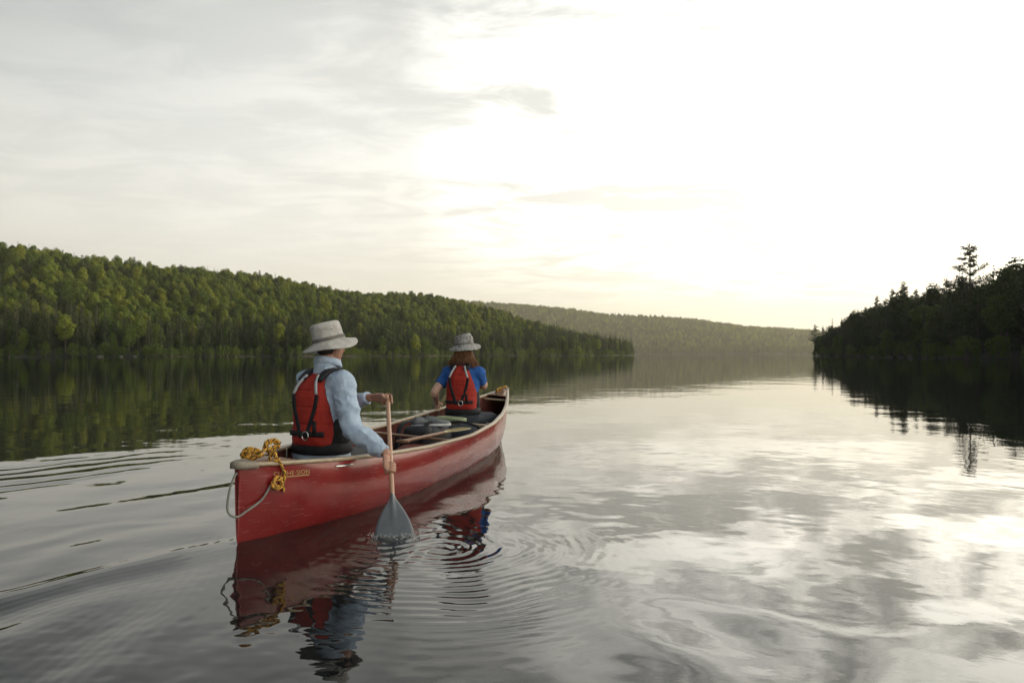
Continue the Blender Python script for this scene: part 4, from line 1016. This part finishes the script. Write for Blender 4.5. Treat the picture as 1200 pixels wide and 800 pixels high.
# paddle axis of the man: blade in the water, grip in his left hand
PT_TOP = W(454.5, 470, 4.70); PT_LOW = PAD_IN.copy(); PAX = (PT_LOW - PT_TOP).normalized(); PLEN = (PT_LOW - PT_TOP).length
mbase = CW(MAN_U, MAN_V, MAN_Z); myaw = YAW - R(13)
mfwd = Vector((math.cos(myaw), math.sin(myaw), 0)); mright = Vector((math.sin(myaw), -math.cos(myaw), 0))
grR = PT_TOP + PAX * PLEN * .555
tgrip_ax = (PAX.cross(Vector((1, 0, 0)))).normalized()
JM = dict(shR=mbase + mright * .185 + mfwd * .0 + Vector((0, 0, .555)), elR=W(413.5, 503, 4.38), wrR=W(452.5, 531, 4.29), grR=grR, axR=PAX * -1, rgR=.0155, thR=1,
          shL=mbase - mright * .175 + mfwd * .06 + Vector((0, 0, .565)), elL=Vector((-1.275, 4.95, .64)), wrL=W(434, 465.5, 4.80), grL=PT_TOP + PAX * -.006, axL=tgrip_ax, rgL=.019, thL=-1,
          knR=CW(MAN_U + .43, .19, .27), ftR=CW(MAN_U + .62, .14, -.02), knL=CW(MAN_U + .43, -.19, .27), ftL=CW(MAN_U + .62, -.14, -.02))
man = person('person', 'person in light blue shirt, red life vest and pale hat paddling at the stern', mbase, myaw, 1.0, JM,
             dict(skin=M['skin'], shirt=M['chambray'], trousers=M['greytrouser'], long=True, fold=1.2, waist=.02, wide=1.07, hz=.802), R(-14), 1.0,
             dict(lift=.026, pitch=-12, roll=-7, brim=.172, crown=.130, r=.099, seed=81, mat=M['hat'], ph=.4), 'short')
wbase = CW(WOM_U, WOM_V, WOM_Z); wyaw = YAW + R(3); kw = .97
wfwd = Vector((math.cos(wyaw), math.sin(wyaw), 0)); wright = Vector((math.sin(wyaw), -math.cos(wyaw), 0))
WT = Vector((-.615, 7.56, .80)); WG = W(514, 478, 7.40); WAX = (WG - WT).normalized()
JW = dict(shL=wbase - wright * .165 + wfwd * .02 + Vector((0, 0, .505)), elL=W(509.5, 459, 7.12), wrL=W(511.5, 472, 7.33), grL=WG, axL=WAX * -1, rgL=.015, thL=-1,
          shR=wbase + wright * .165 + wfwd * .02 + Vector((0, 0, .505)), elR=W(567, 452, 7.28), wrR=WT + Vector((.085, -.03, -.01)), grR=WT, axR=WAX.cross(Vector((1, 0, 0))).normalized(), rgR=.018, thR=1,
          knR=CW(WOM_U + .36, .22, .30), ftR=CW(WOM_U + .58, .12, .02), knL=CW(WOM_U + .40, -.14, .30), ftL=CW(WOM_U + .60, -.10, .02))
woman = person('person', 'person with long auburn hair, blue tee and red life vest in the bow', wbase, wyaw, kw, JW,
               dict(skin=M['skin_pale'], shirt=M['tee'], trousers=M['trouser'], long=False, fold=.7, waist=.19, wide=.92, hz=.80), R(-4), .6,
               dict(lift=.030, pitch=-6, roll=-6, brim=.172, crown=.122, r=.098, seed=91, mat=M['hat_dark'], ph=1.5), 'long')

# ------------------------------------------------------------------ paddles
def paddle(label, top, low, width_dir, shaft_len, blade_len, blade_w, shaft_m, blade_m, grip_axis):
    ax = (low - top).normalized(); t = thing('paddle', label, 'paddle', top); o0 = top
    l = lambda p: p - o0
    MB().tube([l(top + ax * .01), l(top + ax * shaft_len * .5), l(top + ax * (shaft_len + .06))], [.0145, .0150, .0135], 14).build('shaft', shaft_m, t)
    ga = Vector(grip_axis).normalized(); gm = MB(); gm.tube([l(top - ga * .045), l(top - ga * .02 - ax * .004), l(top - ax * .006), l(top + ga * .02 - ax * .004), l(top + ga * .045)], [.012, .016, .019, .016, .012], 12)
    gm.tube([l(top), l(top + ax * .05)], [.018, .0150], 12); gm.build('grip', shaft_m, t)
    wd = Vector(width_dir); wd = (wd - ax * wd.dot(ax)).normalized(); nd = ax.cross(wd); rings = []
    prof = [(0, .013), (.06, .020), (.14, .040), (.26, .069), (.40, .096), (.54, .110), (.70, .112), (.88, .106), (.96, .090), (1.0, .060)]
    for f in np.linspace(0, 1, 30):
        hw = float(np.interp(f, [p[0] for p in prof], [p[1] for p in prof])) * blade_w / .224; c = top + ax * (shaft_len + blade_len * f); row = []
        rib = .0135 * max(0, 1 - f / .55); n = 12
        for sgn in (1, -1):
            for j in range(n + 1):
                y = -1 + 2 * j / n; y *= sgn
                th = .0035 * (1 - abs(y) ** 4) + .0008 + rib * math.exp(-(y * hw / .011) ** 2); row.append(l(c + wd * hw * y + nd * th * sgn))
        rings.append(row)
    MB().loft(rings).build('blade', blade_m, t)
    return t
vdir = (PT_TOP.lerp(PT_LOW, .8) - Vector((0, 0, CAM_H))).normalized()
sl = PLEN * .735
paddle('paddle with wooden shaft and wide grey blade dipped beside the hull', PT_TOP, PT_LOW, PAX.cross(vdir), sl, .50, .222, M['shaft'], M['blade'], tgrip_ax)
paddle('paddle held by the person in the bow, pale wooden shaft', WT, WG, (.3, 1, 0), .86, .48, .20, M['yellowwood'], M['yellowwood'], WAX.cross(Vector((1, 0, 0))))

# ------------------------------------------------------------------ gear in the boat
def soft_box(mb, c, d, rot=0, p=3.2, nu=28, nv=14):
    c = Vector(c); rings = []; ca, sa = math.cos(rot), math.sin(rot)
    sg = lambda x, e: math.copysign(abs(x) ** e, x)
    for i in range(nv + 1):
        a = -math.pi / 2 + math.pi * (i + .02) / (nv + .04); row = []
        for j in range(nu):
            b_ = 2 * math.pi * j / nu; x = d[0] / 2 * sg(math.cos(a), 2 / p) * sg(math.cos(b_), 2 / p); y = d[1] / 2 * sg(math.cos(a), 2 / p) * sg(math.sin(b_), 2 / p); z = d[2] / 2 * sg(math.sin(a), 2 / p)
            row.append(c + Vector((x * ca - y * sa, x * sa + y * ca, z)))
        rings.append(row)
    return mb.loft(rings)
def bag(name, label, cat, u, v, z, d, m, rot=0, seed=1, amp=.012):
    t = thing(name, label, cat, CW(u, v, z), (0, 0, YAW)); mb = MB(); soft_box(mb, (0, 0, d[2] / 2), d, rot); me = mb.mesh('body'); n = len(me.vertices)
    co = np.empty(n * 3); me.vertices.foreach_get('co', co); co = co.reshape(-1, 3); no = np.empty(n * 3); me.vertex_normals.foreach_get('vector', no)
    co += no.reshape(-1, 3) * (amp * wav(co, 14, seed) + amp * .4 * wav(co, 34, seed + 1))[:, None]; me.vertices.foreach_set('co', co.ravel()); me.update()
    obj('pack_body', me, m, t); return t
pk = bag('backpack', 'dark backpack lying in the middle of the canoe', 'backpack', 2.78, -.07, -.02, (.60, .46, .40), M['pack'], .1, 301, .02)
for dy_ in (-.12, .12):
    pts = [Vector((-.30, dy_, .10)), Vector((-.318, dy_, .22)), Vector((-.24, dy_, .395)), Vector((0, dy_ * .8, .425)), Vector((.22, dy_, .40))]
    pp = catmull(pts, 6); ribbon(MB(), pp, [Vector((p.x * 2, 0, p.z)).normalized() for p in pp], .045, .008).build('strap', M['black'], pk)
MB().tube(catmull([(-.05, -.05, .41), (-.02, 0, .46), (.03, .05, .41)], 6), .012, 8).build('carry_handle', M['black'], pk)
pc = MB(); soft_box(pc, (-.22, -.04, .34), (.16, .26, .13), .1); pc.build('top_pocket', M['pack'], pk)
d2 = bag('dry_bag', 'rounded black dry bag behind the bow seat', 'bag', 3.12, .15, -.02, (.34, .42, .36), M['trouser'], .0, 311, .012)
MB().tube(catmull([(-.02, -.20, .35), (0, -.06, .385), (0, .06, .385), (-.02, .20, .35)], 5), [.014] * 16, 8, flat=.6).build('rolled_closure', M['black'], d2)
rbg = bag('storage_bag', 'flat rust-red bag lying beside the wooden thwart', 'bag', 2.42, .10, -.02, (.34, .58, .25), M['redbag'], .05, 321, .010)
pp = [Vector((-.175 + .01, y_, .20 + .0)) for y_ in (-.26, 0, .26)]
MB().tube(pp, .009, 8).build('piping', M['black'], rbg)
gb = bag('stuff_sack', 'small black stuff sack by the wooden thwart', 'bag', 1.98, .05, -.04, (.26, .40, .22), M['pack'], .0, 331, .012)
MB().tube(catmull([(-.10, -.06, .20), (-.12, 0, .225), (-.10, .06, .20)], 5), .008, 8).build('drawcord', M['black'], gb)
pad = MB(); soft_box(pad, (0, 0, .022), (.20, .30, .044), 0, 5); pd = pad.build('seat_cushion', M['palegreen'], None, label='pale green foam cushion resting behind the bow paddler', category='cushion')
pd.location = CW(3.30, .0, float(sheer(3.28)) - .012); pd.rotation_euler = (HEEL, 0, YAW)
# shoes lying on the pack
for i, (u, v, a) in enumerate(((2.66, -.02, .5), (2.74, .07, .9))):
    t = thing('shoe', 'grey canvas shoe lying on the dark backpack', 'shoe', CW(u, v, .375), (0, 0, YAW - a), 'shoes on the backpack')
    mb = MB(); rings = []
    for x, w_, h_ in ((-.12, .028, .055), (-.09, .036, .085), (-.03, .036, .080), (.03, .040, .055), (.09, .042, .040), (.125, .026, .028)):
        rings.append([(x, w_ * math.cos(q), max(.002, h_ * (.5 + .5 * math.sin(q)))) for q in np.linspace(0, 2 * math.pi, 15)[:-1]])
    mb.loft(rings); mb.build('upper', M['packgrey'], t)
    sb = MB(); sb.loft([[(x, w_ * 1.06 * c, z_) for c, z_ in ((-1, -.012), (1, -.012), (1, .012), (-1, .012))] for x, w_ in ((-.128, .026), (-.09, .036), (0, .038), (.09, .042), (.132, .026))]); sb.build('sole', M['reflect'], t)
# spare paddle lying on the thwart
a_, b_ = CW(1.72, .20, .352), CW(2.95, .30, .338)
paddle('spare paddle with yellowish blade lying on the thwart', a_, b_, N2, .72, .46, .17, M['deckwood'], M['yellowwood'], N2)

# ------------------------------------------------------------------ ropes
def rope_mesh(name, pts, r, mat_, parent=None, twist=None, seg=10):
    pts = [Vector(p) for p in pts]; mb = MB(); mb.tube(pts, r, seg, round_caps=False); me = mb.mesh(name)
    if twist:
        ln = [0.0]
        for a, b in zip(pts, pts[1:]): ln.append(ln[-1] + (b - a).length)
        uvl = me.uv_layers.new(name='UVMap'); n = len(pts)
        for poly in me.polygons:
            js = [vi % seg for vi in poly.vertices]; wrap = len(poly.vertices) == 4 and max(js) - min(js) > 1
            for li, vi in zip(poly.loop_indices, poly.vertices):
                j = vi % seg; v = (j + (seg if wrap and j == 0 else 0)) / seg
                uvl.data[li].uv = (ln[min(vi // seg, n - 1)] * twist, v)
    return obj(name, me, mat_, parent)
def CH(u, v, z):      # heeled canoe coordinates (v right) -> world
    return frame_of(canoe) @ Vector((u, -v, z))
rp = thing('tow_rope', 'yellow and black twisted rope tied in a bundle over the stern deck', 'rope', CH(.16, .05, .45)); rinv = frame_of(rp).inverted()
rr = np.random.default_rng(4); pts = []
cA = CH(.10, .02, .468); cB = CH(.27, .02, .485); cK = CH(.20, .075, .46)
def loop(c, ra, rb, ax1, ax2, n, turns, jit):
    o = []
    for t in np.linspace(0, 2 * math.pi * turns, n): o.append(c + ax1 * math.cos(t) * ra * (1 + jit * math.sin(t * .37 + 1)) + ax2 * math.sin(t) * rb * (1 + jit * math.cos(t * .6)) + Vector(rr.normal(size=3) * .0045))
    return o
e_w, n_w, up_w = E2, N2, Vector((0, 0, 1))
pts += loop(cA + up_w * .012, 0.042, .026, (n_w * .75 + e_w * .5).normalized(), (up_w * .8 - e_w * .5).normalized(), 60, 4.6, .25)
pts += loop(cB + up_w * .018, 0.036, .031, (n_w * .4 + e_w * .8).normalized(), (up_w * .95 + n_w * .2).normalized(), 60, 4.6, .25)
pts += [cK + up_w * .02]
pts += loop(cK + n_w * .012 - up_w * .012, .020, .030, n_w, up_w, 18, 2.0, .1)
hang = [side_pt(.225, .405, .016), side_pt(.24, .37, .014), side_pt(.235, .335, .016)]
pts += [frame_of(canoe) @ h for h in hang]
hc_ = frame_of(canoe) @ side_pt(.195, .318, .018)
pts += loop(hc_, .035, .026, (e_w + n_w * .25).normalized(), up_w, 44, 3.4, .2)
sp_pts = catmull(pts, 3)
rope_mesh('rope_strand', [rinv @ p for p in sp_pts], .0082, M['rope'], rp, 26, 10)
endp = [rinv @ p for p in catmull([hc_ + e_w * .03, frame_of(canoe) @ side_pt(.235, .285, .012), frame_of(canoe) @ side_pt(.232, .262, .012)], 4)]
rope_mesh('rope_end', endp, .0075, M['rope'], rp, 26, 10)
lp = [frame_of(canoe) @ side_pt(.165, .31, .012), frame_of(canoe) @ side_pt(.12, .235, .012), CH(.035, .055, .19), CH(-.02, .03, .165), CH(-.045, -.005, .20), CH(-.04, -.005, .30), CH(-.012, .0, .375), CH(.012, .004, .395)]
gl_ = rope_mesh('grab_loop', catmull(lp, 7), .0062, M['cord']); gl_['label'] = 'grey cord loop hanging round the stern stem'; gl_['category'] = 'cord'
rb2 = thing('tow_rope', 'small coil of orange-yellow rope lying on the bow deck', 'rope', CH(4.98, 0, .57)); ri = frame_of(rb2).inverted()
pts = loop(CH(4.93, -.02, .585), .060, .035, e_w, (n_w * .6 + up_w * .6).normalized(), 40, 3.3, .2) + loop(CH(5.02, .0, .605), .05, .045, e_w, (n_w * .8 + up_w * .35).normalized(), 34, 2.6, .2)
rope_mesh('rope_strand', [ri @ p for p in catmull(pts, 2)], .010, M['rope'], rb2, 26, 8)

# splash where the blade cuts the water
sm_ = MB(); r_s = np.random.default_rng(12)
for i in range(240):
    a = r_s.uniform(-1, 1); c = PAD_IN + Vector((a * .13 + r_s.normal() * .03, -.02 + r_s.normal() * .035, abs(r_s.normal()) * .010 + .002)); s = r_s.uniform(.0012, .0050)
    sm_.ell(c, (s * 1.3, s * 1.2, s), None, 6, 4)
so = sm_.build('splash_droplets', None); so['kind'] = 'stuff'; so['label'] = 'fine splash of droplets where the grey blade enters'; so['category'] = 'splash'
md_, gg, bs, out = new_mat('water_drop'); bs.inputs['Base Color'].default_value = (.9, .92, .92, 1); bs.inputs['Transmission Weight'].default_value = .9; bs.inputs['IOR'].default_value = 1.33; bs.inputs['Roughness'].default_value = .02
so.data.materials.append(md_)

# ------------------------------------------------------------------ haze
hz = MB(); hz.box((800, 1250, 91), (4200, 3500, 194)); ho = hz.build('haze', None, None, False); ho['kind'] = 'stuff'; ho['label'] = 'thin warm evening haze over the whole lake'; ho['category'] = 'haze'
hm2 = bpy.data.materials.new('haze'); hm2.use_nodes = True; t = hm2.node_tree; t.nodes.clear(); gg = G(t)
pv = gg.n('ShaderNodeVolumePrincipled'); pv.inputs['Color'].default_value = (.97, .95, .83, 1); pv.inputs['Density'].default_value = .00012; pv.inputs['Anisotropy'].default_value = .25
o_ = gg.n('ShaderNodeOutputMaterial'); t.links.new(pv.outputs[0], o_.inputs['Volume']); ho.data.materials.append(hm2)
